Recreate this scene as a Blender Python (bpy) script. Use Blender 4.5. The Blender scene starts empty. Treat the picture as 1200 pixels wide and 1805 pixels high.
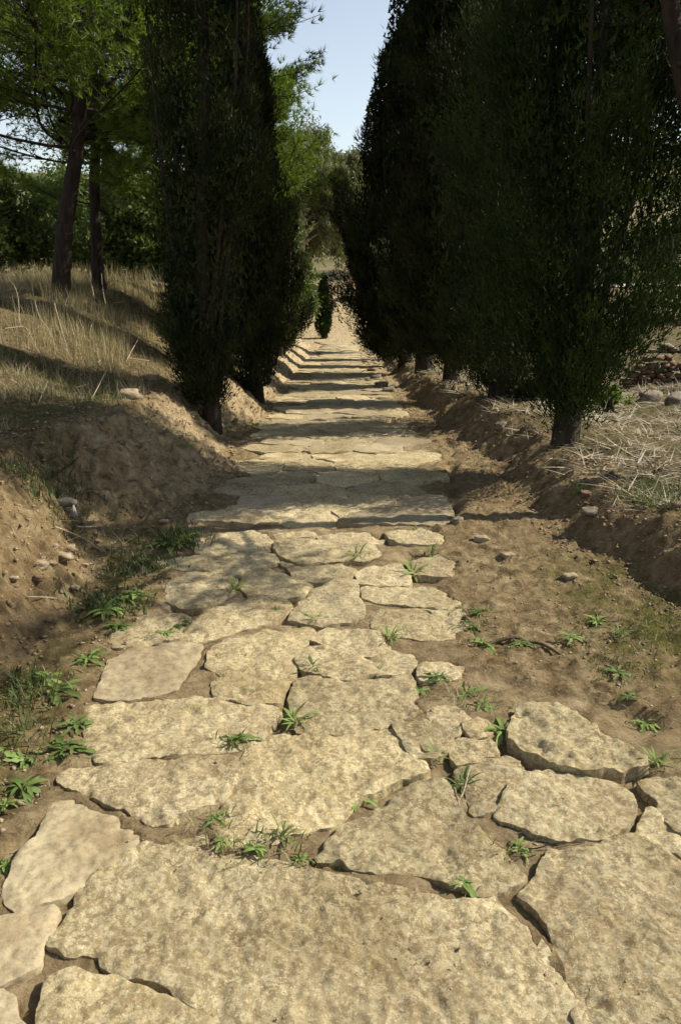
import bpy, math, random
import numpy as np
from mathutils import Vector, Matrix
from mathutils.geometry import delaunay_2d_cdt

random.seed(7)
RS = np.random.RandomState
scene = bpy.context.scene
COL = scene.collection

# ------------------------------------------------------------------ camera, sky, sun, exposure
EYE, PITCH, FPX = 1.70, math.radians(18.6), 1400.0
cam_d = bpy.data.cameras.new('camera')
cam_d.sensor_fit = 'VERTICAL'
cam_d.sensor_height = 24.0
cam_d.lens = FPX / 1805.0 * 24.0
cam_d.clip_start = 0.05
cam_d.clip_end = 3000
cam = bpy.data.objects.new('camera', cam_d)
COL.objects.link(cam)
cam.location = (0, 0, EYE)
cam.rotation_euler = (math.pi / 2 - PITCH, 0, 0)
scene.camera = cam

SUN_AZ, SUN_EL = math.radians(11), math.radians(40)      # from +x towards +y
to_sun = Vector((math.cos(SUN_AZ) * math.cos(SUN_EL), math.sin(SUN_AZ) * math.cos(SUN_EL), math.sin(SUN_EL)))
world = bpy.data.worlds.new('World')
scene.world = world
world.use_nodes = True
wn = world.node_tree.nodes
wl = world.node_tree.links
wn.clear()
sky = wn.new('ShaderNodeTexSky')
sky.sky_type = 'NISHITA'
sky.sun_disc = False
sky.sun_elevation = SUN_EL
sky.sun_rotation = math.pi / 2 - SUN_AZ
sky.air_density = 1.0
sky.dust_density = 0.35
sky.ozone_density = 1.0
bg = wn.new('ShaderNodeBackground')
bg.inputs['Strength'].default_value = 0.098
wo = wn.new('ShaderNodeOutputWorld')
hsv = wn.new('ShaderNodeHueSaturation')
hsv.inputs['Saturation'].default_value = 0.58
wl.new(sky.outputs[0], hsv.inputs['Color'])
wl.new(hsv.outputs[0], bg.inputs[0])
wl.new(bg.outputs[0], wo.inputs[0])

sun_d = bpy.data.lights.new('sun', 'SUN')
sun_d.energy = 4.5
sun_d.angle = math.radians(0.55)
sun_d.color = (1.0, 0.95, 0.84)
sun = bpy.data.objects.new('sun', sun_d)
COL.objects.link(sun)
sun.location = (20, 6, 20)
sun.rotation_euler = to_sun.to_track_quat('Z', 'Y').to_euler()

scene.view_settings.view_transform = 'Standard'
scene.view_settings.look = 'None'
scene.view_settings.exposure = 0.74
scene.view_settings.gamma = 1.0
scene.view_settings.use_curve_mapping = False
scene.render.engine = 'CYCLES'
scene.cycles.max_bounces = 6
scene.cycles.diffuse_bounces = 3
scene.cycles.transparent_max_bounces = 4


# ------------------------------------------------------------------ helpers
def _hash(ix, iy, seed):
    n = (ix.astype(np.int64) * 374761393 + iy.astype(np.int64) * 668265263 + seed * 974634721) & 0xffffffff
    n = ((n ^ (n >> 13)) * 1274126177) & 0xffffffff
    n = (n ^ (n >> 16)) & 0xffffffff
    return n.astype(np.float64) / 4294967295.0


def vnoise(x, y, seed=0):
    x = np.asarray(x, float); y = np.asarray(y, float)
    ix = np.floor(x); iy = np.floor(y)
    fx = x - ix; fy = y - iy
    fx = fx * fx * fx * (fx * (fx * 6 - 15) + 10); fy = fy * fy * fy * (fy * (fy * 6 - 15) + 10)
    a = _hash(ix, iy, seed); b = _hash(ix + 1, iy, seed)
    c = _hash(ix, iy + 1, seed); d = _hash(ix + 1, iy + 1, seed)
    return (a + (b - a) * fx) * (1 - fy) + (c + (d - c) * fx) * fy - 0.5


def fbm(x, y, scale, octs=4, seed=0, gain=0.5):
    s = 0.0; a = 1.0; f = scale
    for o in range(octs):
        ca, sa = math.cos(o * 1.1), math.sin(o * 1.1)
        s = s + a * vnoise((x * ca - y * sa) * f + 17.3 * o, (x * sa + y * ca) * f + 9.1 * o, seed + o)
        a *= gain; f *= 2.03
    return s


def smooth(t):
    t = np.clip(t, 0, 1)
    return t * t * (3 - 2 * t)


class MB:
    """collects arrays of verts and faces, builds ONE mesh object"""
    def __init__(self):
        self.v = []; self.f = []; self.n = 0

    def add(self, v, f):
        v = np.asarray(v, np.float32).reshape(-1, 3); f = np.asarray(f, np.int32)
        self.v.append(v); self.f.append(f + self.n); self.n += len(v)
        return self

    def mesh(self, name, mat, smooth_=False):
        me = bpy.data.meshes.new(name)
        V = np.concatenate(self.v)
        me.vertices.add(len(V)); me.vertices.foreach_set('co', V.ravel())
        cnt = np.concatenate([np.full(len(f), f.shape[1], np.int32) for f in self.f])
        idx = np.concatenate([f.ravel() for f in self.f])
        me.loops.add(len(idx)); me.loops.foreach_set('vertex_index', idx)
        st = np.zeros(len(cnt), np.int32); st[1:] = np.cumsum(cnt)[:-1]
        me.polygons.add(len(cnt)); me.polygons.foreach_set('loop_start', st)
        if smooth_:
            me.polygons.foreach_set('use_smooth', np.ones(len(cnt), bool))
        me.update(calc_edges=True)
        if mat:
            me.materials.append(mat)
        return me

    def build(self, name, mat, parent=None, smooth_=False, loc=None):
        return link(name, self.mesh(name, mat, smooth_), parent, loc)


def link(name, me, parent=None, loc=None):
    o = bpy.data.objects.new(name, me)
    COL.objects.link(o)
    if parent:
        o.parent = parent
    if loc is not None:
        o.location = loc
    return o


def tag(o, label=None, cat=None, group=None, kind=None):
    if label: o['label'] = label
    if cat: o['category'] = cat
    if group: o['group'] = group
    if kind: o['kind'] = kind
    return o


def empty(name, loc, label=None, cat=None, group=None, kind=None):
    o = bpy.data.objects.new(name, None)
    COL.objects.link(o)
    o.location = loc
    o.empty_display_size = 0.1
    return tag(o, label, cat, group, kind)


def tube(pts, rad, sides=6, cap=True):
    P = np.asarray(pts, float); n = len(P)
    R = np.broadcast_to(np.asarray(rad, float), (n,))
    T = np.gradient(P, axis=0); T /= np.linalg.norm(T, axis=1)[:, None] + 1e-9
    ref = np.array([0.31, 0.17, 0.93]) if abs(T[0, 2]) < 0.8 else np.array([0.93, 0.31, 0.1])
    A = np.cross(T, ref); A /= np.linalg.norm(A, axis=1)[:, None] + 1e-9
    B = np.cross(T, A)
    an = np.arange(sides) * 2 * math.pi / sides
    V = P[:, None, :] + R[:, None, None] * (np.cos(an)[None, :, None] * A[:, None, :] + np.sin(an)[None, :, None] * B[:, None, :])
    V = V.reshape(-1, 3)
    i = np.arange(n - 1)[:, None] * sides; k = np.arange(sides)[None, :]; k2 = (k + 1) % sides
    F = np.stack([i + k, i + k2, i + sides + k2, i + sides + k], -1).reshape(-1, 4)
    return V, F


def sprays(C, D, L, W, rng, fold=0.0):
    """kite shaped leaf faces: centres, unit directions, lengths, widths"""
    n = len(C)
    D = D / (np.linalg.norm(D, axis=1)[:, None] + 1e-9)
    S = np.cross(D, rng.normal(size=(n, 3))); S /= np.linalg.norm(S, axis=1)[:, None] + 1e-9
    L = np.broadcast_to(L, (n,))[:, None]; W = np.broadcast_to(W, (n,))[:, None]
    v0 = C - D * L * 0.5
    v2 = C + D * L * 0.5
    m = C + D * L * 0.05
    V = np.stack([v0, m + S * W * 0.5, v2, m - S * W * 0.5], 1).reshape(-1, 3)
    F = np.arange(n * 4).reshape(-1, 4)
    return V, F


def slivers(C, D, L, W, rng):
    """narrow three cornered sprays, one triangle each"""
    n = len(C)
    D = D / (np.linalg.norm(D, axis=1)[:, None] + 1e-9)
    S = np.cross(D, rng.normal(size=(n, 3))); S /= np.linalg.norm(S, axis=1)[:, None] + 1e-9
    L = np.broadcast_to(L, (n,))[:, None]; W = np.broadcast_to(W, (n,))[:, None]
    b = C - D * L * 0.42
    V = np.stack([b + S * W * 0.5, b - S * W * 0.5, C + D * L * 0.58], 1).reshape(-1, 3)
    return V, np.arange(n * 3).reshape(-1, 3)


def needles(C, D, L, W, rng, spread=0.6, k=14):
    """tufts of k thin triangles fanning round D"""
    n = len(C)
    D = np.repeat(D, k, 0); C = np.repeat(C, k, 0)
    N = len(D)
    D = D / (np.linalg.norm(D, axis=1)[:, None] + 1e-9)
    d = D + rng.normal(size=(N, 3)) * spread
    d /= np.linalg.norm(d, axis=1)[:, None]
    S = np.cross(d, rng.normal(size=(N, 3))); S /= np.linalg.norm(S, axis=1)[:, None] + 1e-9
    ll = (L * rng.uniform(0.7, 1.2, N))[:, None]
    V = np.stack([C + S * W * 0.5, C - S * W * 0.5, C + d * ll], 1).reshape(-1, 3)
    return V, np.arange(N * 3).reshape(-1, 3)


# ------------------------------------------------------------------ materials
def nt(name):
    m = bpy.data.materials.new(name)
    m.use_nodes = True
    t = m.node_tree
    t.nodes.clear()
    out = t.nodes.new('ShaderNodeOutputMaterial')
    p = t.nodes.new('ShaderNodeBsdfPrincipled')
    t.links.new(p.outputs[0], out.inputs[0])
    p.inputs['Roughness'].default_value = 0.9
    p.inputs['Specular IOR Level'].default_value = 0.2
    return m, t, p, out


def N(t, kind, **kw):
    n = t.nodes.new(kind)
    for k, v in kw.items():
        if k in n.inputs.keys():
            n.inputs[k].default_value = v
        else:
            setattr(n, k, v)
    return n


def noise(t, vec, scale, detail=6, rough=0.6, dist=0.0):
    n = N(t, 'ShaderNodeTexNoise', Scale=scale, Detail=detail, Roughness=rough, Distortion=dist)
    t.links.new(vec, n.inputs['Vector'])
    return n.outputs['Fac']


def ramp(t, fac, stops, interp='LINEAR'):
    r = t.nodes.new('ShaderNodeValToRGB')
    r.color_ramp.interpolation = interp
    els = r.color_ramp.elements
    while len(els) < len(stops):
        els.new(0.5)
    for e, (p, c) in zip(els, stops):
        e.position = p
        e.color = (*c, 1) if len(c) == 3 else c
    t.links.new(fac, r.inputs[0])
    return r.outputs[0]


def mix(t, fac, a, b, mode='MIX'):
    m = t.nodes.new('ShaderNodeMix')
    m.data_type = 'RGBA'
    m.blend_type = mode
    for s, x in ((m.inputs[0], fac), (m.inputs[6], a), (m.inputs[7], b)):
        if isinstance(x, (float, int)):
            s.default_value = x
        elif isinstance(x, tuple):
            s.default_value = (*x, 1)
        else:
            t.links.new(x, s)
    return m.outputs[2]


def mul(t, a, b, op='MULTIPLY'):
    m = N(t, 'ShaderNodeMath', operation=op)
    for i, x in enumerate((a, b)):
        if isinstance(x, (float, int)):
            m.inputs[i].default_value = x
        else:
            t.links.new(x, m.inputs[i])
    return m.outputs[0]


def bump(t, p, h, strength, dist, prev=None):
    b = N(t, 'ShaderNodeBump', Strength=strength, Distance=dist)
    t.links.new(h, b.inputs['Height'])
    if prev is not None:
        t.links.new(prev, b.inputs['Normal'])
    t.links.new(b.outputs[0], p.inputs['Normal'])
    return b.outputs[0]


def g(a, f=1.0):
    return tuple(x * f for x in a)


def mat_stone(name, pale=False, base=1.0):
    m, t, p, _ = nt(name)
    geo = N(t, 'ShaderNodeNewGeometry').outputs['Position']
    oi = N(t, 'ShaderNodeObjectInfo').outputs['Random']
    off = N(t, 'ShaderNodeVectorMath', operation='ADD')
    t.links.new(geo, off.inputs[0])
    cx = N(t, 'ShaderNodeCombineXYZ')
    t.links.new(mul(t, oi, 37.0), cx.inputs[2])
    t.links.new(cx.outputs[0], off.inputs[1])
    v = off.outputs[0]
    n1 = noise(t, v, 2.2, 5, 0.6, 0.3)
    n2 = noise(t, v, 38, 12, 0.78, 0.0)
    n3 = noise(t, v, 85, 8, 0.75, 0.15)
    n4 = noise(t, v, 210, 4, 0.6)
    if pale:
        c = ramp(t, n1, [(0.3, g((0.36, 0.285, 0.17), base)), (0.7, g((0.49, 0.405, 0.26), base))])
        c = mix(t, 0.8, c, ramp(t, n2, [(0.40, (0.62, 0.58, 0.50)), (0.52, (1.0, 1.0, .98)), (0.62, (1.14, 1.14, 1.12))]), 'MULTIPLY')
        c = mix(t, ramp(t, n3, [(0.34, (.7, .7, .7)), (0.40, (0, 0, 0))]), c, (0.2, 0.15, 0.085))
        c = mix(t, ramp(t, noise(t, v, 7, 8, 0.7), [(0.52, (0, 0, 0)), (0.66, (.6, .6, .6))]), c, (0.31, 0.225, 0.125))
    else:
        # flaky crust: brown stone, pale flakes with crisp edges, lichen, dark pits
        c = ramp(t, noise(t, v, 14, 10, 0.72), [(0.40, g((0.31, 0.232, 0.122), base)), (0.60, g((0.49, 0.385, 0.215), base))])
        fl = noise(t, v, 44, 10, 0.70, 0.0)
        c = mix(t, ramp(t, fl, [(0.485, (0, 0, 0)), (0.535, (.85, .85, .85))]), c, (0.61, 0.515, 0.315))
        c = mix(t, ramp(t, n3, [(0.545, (0, 0, 0)), (0.585, (.85, .85, .85))]), c, (0.72, 0.64, 0.44))
        c = mix(t, ramp(t, noise(t, v, 33, 6, 0.65, 0.2), [(0.60, (0, 0, 0)), (0.65, (.55, .55, .55))]), c, (0.43, 0.36, 0.12))
        c = mix(t, ramp(t, noise(t, v, 68, 8, 0.75), [(0.375, (.6, .6, .6)), (0.425, (0, 0, 0))]), c, (0.20, 0.145, 0.078))
        tint = ramp(t, n1, [(0.36, (0.76, 0.72, 0.64)), (0.50, (1.0, 0.98, 0.93)), (0.63, (1.12, 1.10, 1.05))])
        c = mix(t, 1.0, c, tint, 'MULTIPLY')
    # earth washed over the stone
    c = mix(t, ramp(t, noise(t, v, 3.3, 6, 0.65), [(0.50, (0, 0, 0)), (0.75, (.55, .55, .55))]), c, (0.27, 0.175, 0.085))
    hue = ramp(t, mul(t, mul(t, oi, 7.31), 1.0, 'MODULO'), [(0.0, (0.98, 0.97, 0.93)), (0.35, (1.0, 1.0, 1.02)), (0.7, (0.94, 0.95, 0.94)), (1.0, (1.02, 1.0, 0.96))])
    c = mix(t, 1.0, c, hue, 'MULTIPLY')
    br = N(t, 'ShaderNodeMapRange')
    br.inputs[3].default_value = 0.70; br.inputs[4].default_value = 1.02
    t.links.new(oi, br.inputs[0])
    c = mix(t, 1.0, c, br.outputs[0], 'MULTIPLY')
    t.links.new(c, p.inputs['Base Color'])
    p.inputs['Roughness'].default_value = 0.92
    if pale:
        b = bump(t, p, n2, 0.25, 0.008)
        bump(t, p, n4, 0.35, 0.003, b)
    else:
        b = bump(t, p, n2, 0.9, 0.013)
        b = bump(t, p, n3, 0.6, 0.008, b)
        bump(t, p, n4, 0.5, 0.003, b)
    return m


def mat_rock(name, c1, c2):
    m, t, p, _ = nt(name)
    v = N(t, 'ShaderNodeNewGeometry').outputs['Position']
    n2 = noise(t, v, 22, 8, 0.7, 0.5)
    t.links.new(ramp(t, n2, [(0.35, c1), (0.65, c2)]), p.inputs['Base Color'])
    bump(t, p, n2, 0.8, 0.01)
    return m


def mat_leaf(name, c1, c2, c3, trans=0.25, rough=0.6, spec=0.25, nscale=1.5):
    m, t, p, out = nt(name)
    geo = N(t, 'ShaderNodeNewGeometry')
    n = noise(t, geo.outputs['Position'], nscale, 3, 0.6)
    a = mix(t, geo.outputs['Random Per Island'], c1, c2)
    c = mix(t, ramp(t, n, [(0.38, (0, 0, 0)), (0.64, (1, 1, 1))]), a, c3)
    t.links.new(c, p.inputs['Base Color'])
    p.inputs['Roughness'].default_value = rough
    p.inputs['Specular IOR Level'].default_value = spec
    if trans > 0:
        tr = N(t, 'ShaderNodeBsdfTranslucent')
        t.links.new(mix(t, 1.0, c, (1.3, 1.35, 0.6), 'MULTIPLY'), tr.inputs[0])
        ms = N(t, 'ShaderNodeMixShader')
        ms.inputs[0].default_value = trans
        t.links.new(p.outputs[0], ms.inputs[1]); t.links.new(tr.outputs[0], ms.inputs[2])
        t.links.new(ms.outputs[0], out.inputs[0])
    return m


def mat_bark(name, c1, c2, scale=30):
    m, t, p, _ = nt(name)
    tc = N(t, 'ShaderNodeTexCoord')
    mp = N(t, 'ShaderNodeMapping')
    mp.inputs['Scale'].default_value = (1, 1, 0.22)
    t.links.new(tc.outputs['Object'], mp.inputs[0])
    n = noise(t, mp.outputs[0], scale, 8, 0.7, 0.4)
    t.links.new(ramp(t, n, [(0.35, c1), (0.68, c2)]), p.inputs['Base Color'])
    bump(t, p, n, 1.0, 0.03)
    return m


def mat_ground():
    m, t, p, _ = nt('earth')
    v = N(t, 'ShaderNodeNewGeometry').outputs['Position']
    at = lambda a: N(t, 'ShaderNodeAttribute', attribute_name=a).outputs['Fac']
    n1 = noise(t, v, 0.9, 6, 0.6)
    n2 = noise(t, v, 11, 10, 0.72, 0.4)
    n3 = noise(t, v, 75, 8, 0.7)
    dirt = ramp(t, n2, [(0.36, (0.105, 0.069, 0.034)), (0.5, (0.25, 0.180, 0.090)), (0.64, (0.40, 0.305, 0.172))])
    dirt = mix(t, ramp(t, n1, [(0.4, (0, 0, 0)), (0.65, (.55, .55, .55))]), dirt, (0.20, 0.132, 0.064))
    pale = ramp(t, n2, [(0.36, (0.30, 0.215, 0.115)), (0.62, (0.56, 0.44, 0.26))])
    c = mix(t, mul(t, at('pale'), 0.9), dirt, pale)
    # grit and tiny stones in the earth
    c = mix(t, ramp(t, n3, [(0.62, (0, 0, 0)), (0.70, (.6, .6, .6))]), c, (0.47, 0.37, 0.22))
    c = mix(t, ramp(t, n3, [(0.30, (.6, .6, .6)), (0.40, (0, 0, 0))]), c, (0.075, 0.044, 0.02))
    straw = ramp(t, noise(t, v, 38, 9, 0.75, 0.6), [(0.40, (0.055, 0.036, 0.018)), (0.52, (0.155, 0.112, 0.056)), (0.64, (0.34, 0.27, 0.155))])
    straw = mix(t, ramp(t, noise(t, v, 1.6, 6, 0.7), [(0.45, (0, 0, 0)), (0.62, (.7, .7, .7))]), straw, mix(t, n2, (0.05, 0.055, 0.018), (0.16, 0.15, 0.055)))
    c = mix(t, at('straw'), c, straw)
    mossf = mul(t, at('moss'), ramp(t, noise(t, v, 5, 8, 0.7), [(0.40, (0, 0, 0)), (0.58, (1, 1, 1))]))
    c = mix(t, mossf, c, mix(t, n2, (0.055, 0.062, 0.016), (0.15, 0.13, 0.03)))
    fr = ramp(t, noise(t, v, 0.06, 8, 0.7), [(0.44, (0.055, 0.07, 0.022)), (0.60, (0.30, 0.235, 0.125))])
    c = mix(t, at('far'), c, fr)
    t.links.new(c, p.inputs['Base Color'])
    p.inputs['Roughness'].default_value = 0.97
    p.inputs['Specular IOR Level'].default_value = 0.1
    b = bump(t, p, n2, 0.9, 0.05)
    b = bump(t, p, noise(t, v, 30, 8, 0.7), 0.8, 0.02, b)
    bump(t, p, n3, 0.8, 0.010, b)
    return m


M_STONE = mat_stone('weathered_limestone')
M_PALE = mat_stone('smooth_limestone', True)
M_GROUND = mat_ground()
M_CYP = mat_leaf('cypress_foliage', (0.008, 0.012, 0.005), (0.018, 0.026, 0.009), (0.052, 0.056, 0.018), 0.08, 0.75, 0.08, 3.0)
M_CYPG = mat_leaf('cypress_foliage_green', (0.007, 0.012, 0.004), (0.022, 0.036, 0.009), (0.034, 0.052, 0.012), 0.12, 0.75, 0.08, 3.0)
M_PINE = mat_leaf('pine_needles', (0.085, 0.13, 0.022), (0.17, 0.225, 0.040), (0.13, 0.19, 0.028), 0.35, 0.55, 0.25, 1.2)
M_EUC = mat_leaf('eucalyptus_leaves', (0.085, 0.095, 0.040), (0.19, 0.185, 0.085), (0.13, 0.135, 0.05), 0.25, 0.55, 0.3, 0.8)
M_BUSH = mat_leaf('bush_leaves', (0.045, 0.068, 0.016), (0.12, 0.155, 0.042), (0.085, 0.115, 0.028), 0.25, 0.6, 0.25, 0.6)
M_GREY = mat_leaf('grey_green_leaves', (0.10, 0.12, 0.06), (0.20, 0.22, 0.13), (0.14, 0.16, 0.08), 0.2, 0.6, 0.25, 0.6)
M_WEED = mat_leaf('weed_leaves', (0.13, 0.20, 0.045), (0.26, 0.33, 0.11), (0.19, 0.26, 0.07), 0.25, 0.6, 0.15, 8)
M_WEED2 = mat_leaf('dark_weed_leaves', (0.075, 0.125, 0.03), (0.17, 0.22, 0.07), (0.12, 0.17, 0.045), 0.25, 0.6, 0.15, 8)
M_GRASS = mat_leaf('green_grass', (0.04, 0.065, 0.016), (0.12, 0.15, 0.045), (0.075, 0.10, 0.028), 0.25, 0.55, 0.3, 4)
M_DRY = mat_leaf('dry_grass', (0.18, 0.13, 0.07), (0.56, 0.475, 0.315), (0.34, 0.27, 0.155), 0.25, 0.8, 0.1, 1.2)
M_STRAW = mat_leaf('straw_litter', (0.16, 0.11, 0.065), (0.66, 0.58, 0.44), (0.42, 0.35, 0.25), 0.1, 0.8, 0.1, 2)
M_BARK = mat_bark('cypress_bark', (0.022, 0.016, 0.012), (0.085, 0.062, 0.045))
M_PBARK = mat_bark('pine_bark', (0.016, 0.011, 0.008), (0.062, 0.042, 0.030), 16)
M_EBARK = mat_bark('eucalyptus_bark', (0.30, 0.19, 0.12), (0.55, 0.40, 0.29), 10)
M_TWIG = mat_bark('bleached_twig', (0.36, 0.28, 0.17), (0.66, 0.56, 0.40), 30)
M_ROCK = mat_rock('grey_rock', (0.09, 0.072, 0.05), (0.32, 0.265, 0.185))
M_BRICK = mat_rock('reddish_clay', (0.125, 0.078, 0.050), (0.235, 0.150, 0.100))
M_PEB = mat_rock('pebble_stone', (0.17, 0.115, 0.065), (0.44, 0.35, 0.23))


# ------------------------------------------------------------------ the lie of the land
_ys = np.linspace(-4, 700, 14081)
_sl = np.interp(_ys, [-4, 2.5, 5, 9, 28, 36, 41, 45, 52, 60, 90, 130, 300, 700],
                [0, 0, -0.04, -0.088, -0.090, -0.05, -0.0, 0.06, 0.10, 0.09, 0.06, 0.10, 0.05, 0.0])
_zr = np.cumsum(_sl) * (_ys[1] - _ys[0])
_zr -= np.interp(0, _ys, _zr)


def zr(y):
    return np.interp(y, _ys, _zr)


def tabf(yk, vk, rad=0.25):
    yk = np.array(yk, float); vk = np.array(vk, float)
    yy = np.linspace(-4, 80, 2101)
    vv = np.interp(yy, yk, vk)
    k = max(1, int(rad / (yy[1] - yy[0])))
    ker = np.hanning(2 * k + 3); ker /= ker.sum()
    vv = np.convolve(np.pad(vv, k + 1, mode='edge'), ker, 'valid')
    return lambda y: np.interp(y, yy, vv)


xl = tabf([0, 2, 2.8, 3.4, 3.9, 4.3, 4.8, 5.15, 5.6, 6.2, 6.8, 7.4, 8.4, 9.0, 9.7, 10.8, 11.6, 13, 14.5, 16, 18, 20, 23, 26, 30, 36, 42, 50],
          [-1.75, -1.6, -1.40, -1.30, -1.32, -1.42, -1.42, -1.22, -0.98, -0.86, -0.94, -1.08, -1.28, -1.12, -0.86, -1.0, -1.14, -0.90, -1.12, -1.0, -1.12, -0.98, -1.12, -1.0, -1.15, -1.3, -2.2, -4], 0.22)
bh = tabf([0, 2, 3, 4, 4.8, 5.5, 6.2, 7.2, 8.4, 9.5, 11, 13, 16, 20, 25, 30, 36, 42], [.75, .8, .80, .74, 0.60, .56, .60, .56, .50, .52, .5, .45, .42, .38, .35, .3, .2, .05], 0.3)
bw = tabf([0, 3, 4, 4.8, 5.5, 6.2, 7.2, 8.4, 9.5, 12, 20, 40], [.6, .58, .62, .85, 1.0, .95, .75, .6, .65, .6, .55, .6], 0.3)
HL = tabf([0, 4, 8, 12, 16, 25, 32, 40, 60, 80], [1.0, 1.0, .98, 1.03, .98, .65, .0, -1.1, -1.4, -1.0], 2)
xr = tabf([0, 2, 2.8, 3.5, 4.1, 4.6, 5.5, 6.5, 7.4, 8.7, 10, 13, 16, 20, 30, 36, 42, 50],
          [2.3, 2.0, 1.85, 1.66, 1.46, 1.36, 1.26, 1.30, 1.2, 1.16, 1.08, .98, 1.06, 1.05, 1.15, 1.3, 2.2, 4], 0.25)
rh = tabf([0, 3, 4.6, 6.3, 8, 10, 15, 20, 30, 38, 42], [.36, .32, .24, .26, .34, .34, .32, .28, .25, .15, .03], 0.3)
rw = tabf([0, 3, 4.6, 6.3, 10, 40], [.55, .50, .40, .50, .55, .5], 0.3)
HR = tabf([0, 3, 4.6, 6.3, 8.9, 11.8, 14.9, 18.2, 25, 30, 42, 60, 80], [.48, .42, .24, .15, -.10, -.45, -.80, -1.15, -1.75, -2.2, -2.85, -2.3, -1.0], 0.8)
HT = tabf([0, 8, 12, 18, 28, 46, 60, 80], [.45, .12, -.32, -.55, -.62, -.40, 0.2, 1.4], 1.5)
sL = tabf([0, 1.5, 2.0, 2.3, 2.7, 3.2, 4.1, 4.9, 6.4, 8.7, 12, 30, 42, 50], [-1.35, -1.2, -1.02, -.98, -1.0, -.98, -.96, -.94, -.80, -.95, -.92, -.98, -1.1, -1.1], 0.2)
sR = tabf([0, 2.2, 2.5, 2.75, 2.95, 3.4, 4.2, 5.1, 6.2, 7.4, 8.2, 9, 10.5, 13, 20, 30, 42, 50], [3, 2.1, 1.5, 1.0, .58, .56, .62, .66, .80, .95, 1.02, .95, .78, .75, .82, .9, 1.0, 1.0], 0.15)


def ground_z(x, y, detail=True, want=False):
    x = np.asarray(x, float); y = np.asarray(y, float)
    wob = 0.10 * fbm(x * 0 + 3.7, y, 1.6, 3, 5) * np.clip(y / 6, 0.3, 1)
    r = zr(y)
    near = smooth((60 - y) / 15)
    # ----- road bed
    inside = smooth((x - sL(y)) / 0.10) * smooth((sR(y) - x) / 0.10) * smooth((44 - y) / 4)
    z = r + np.clip(-0.011 + 0.054 * fbm(x, y, 4.2, 3, 91), -0.05, 0.011 - 0.006 * smooth((y - 2.6) / 1.0)) * inside + 0.008 * (1 - inside)
    # rut between the pavement and the right hand earth
    z = z - 0.12 * np.exp(-((x - sR(y) - 0.10) / 0.055) ** 2) * smooth((y - 5.0) / 0.5) * smooth((8.6 - y) / 0.6) * (0.55 + fbm(x, y, 4, 2, 77))
    # ----- left bank
    u = (xl(y) + wob) - x
    ero = 0.22 * fbm(x, y, 2.2, 4, 11) + 0.10 * (np.abs(fbm(x * 0.4, y, 5.0, 3, 14)))
    W = bw(y)
    tb = np.clip((u + ero * smooth(u / 0.25) * 0.5) / W, 0, 1)
    prof = smooth(tb) * 0.55 + 0.45 * tb ** 0.8
    prof = np.where(u > -0.2, prof, 0)
    zl = bh(y) * prof
    tp = smooth((u - W) / 3.0)
    topz = r + zl
    zL = topz * (1 - tp) + (HL(y) + 0.0) * tp
    zL = zL + 0.05 * smooth((u - 5) / 8) * np.clip(u - 5, 0, 30) * near * 0.6
    # ----- right bank
    wobr = 0.03 + 0.14 * fbm(x * 0 - 8.1, y, 1.3, 4, 25)
    w = x - (xr(y) + wobr)
    tr = np.clip((w + 0.14 * fbm(x, y, 2.6, 4, 31) * smooth(w / 0.2)) / rw(y), 0, 1)
    zrr = r + rh(y) * smooth(tr)
    tp2 = smooth((w - rw(y)) / 1.0)
    hr = HR(y)
    t3 = smooth((x - 3.2) / 2.2)
    zR = zrr * (1 - tp2) + (hr * (1 - t3) + HT(y) * t3) * tp2
    z = np.where(u > 0, zL, np.where(w > 0, zR, z))
    # far land: everything merges into broad slopes
    fa = smooth((y - 52) / 30)
    hill = r + 0.6 * fbm(x, y, 0.03, 3, 41) + 14 * smooth((y - 95) / 130) * (0.55 + 0.45 * smooth((x + 10) / 60)) + 3.5 * fbm(x, y, 0.008, 3, 46) * smooth((y - 90) / 80)
    z = z * (1 - fa) + hill * fa
    if detail:
        bank = np.clip(np.maximum(smooth(u / 0.1) * smooth((W + 0.15 - u) / 0.3), 0.14 * smooth(w / 0.06) * smooth((rw(y) + 0.1 - w) / 0.2)), 0, 1)
        plateau = np.maximum(smooth((u - W) / 0.3), smooth((w - rw(y)) / 0.2))
        d = 0.022 * fbm(x, y, 7, 3, 51) + 0.024 * fbm(x, y, 24, 4, 57, 0.65)
        rough = 0.30 + 0.7 * (1 - inside)
        clod = 0.07 * fbm(x, y, 3.1, 4, 61, 0.6) + 0.05 * fbm(x, y, 14, 5, 63, 0.72) - 0.07 * np.abs(fbm(x * 0.5, y, 7.5, 4, 68, 0.6)) - 0.02 * np.abs(fbm(x * 1.6, y, 8, 3, 66, 0.7))
        z = z + (d * rough + bank * clod + plateau * (0.10 * fbm(x, y, 1.3, 4, 71) + 0.05 * fbm(x, y, 6, 3, 73))) * near
    if want:
        straw = np.maximum(smooth((u - W * 0.9 + 0.25 * fbm(x, y, 2.5, 4, 81)) / 0.25), smooth((w - rw(y) * 0.75 + 0.3 * fbm(x, y, 2.5, 4, 83)) / 0.2))
        moss = np.clip(smooth((x - 0.9) / 0.5) * smooth((4.6 - y) / 0.6) * smooth((y - 2.6) / 0.5) * (1 - smooth(w / 0.15)), 0, 1)
        moss = np.maximum(moss, smooth((-1.0 - x) / 0.2) * smooth((5.2 - y) / 0.4) * smooth((0.05 - u) / 0.1) * 0.7)
        pale = np.clip(smooth((y - 7) / 20) * 0.8 + inside * 0.25 + 0.5 * smooth(u / 0.15) * smooth((y - 5.2) / .4) * smooth((W - u) / 0.2), 0, 1) * (1 - smooth((y - 62) / 20))
        far = smooth((y - 55) / 30)
        return z, straw * (1 - far), moss, pale, far
    return z


def gz(x, y):
    return float(ground_z(np.array([x]), np.array([y]))[0])


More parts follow.
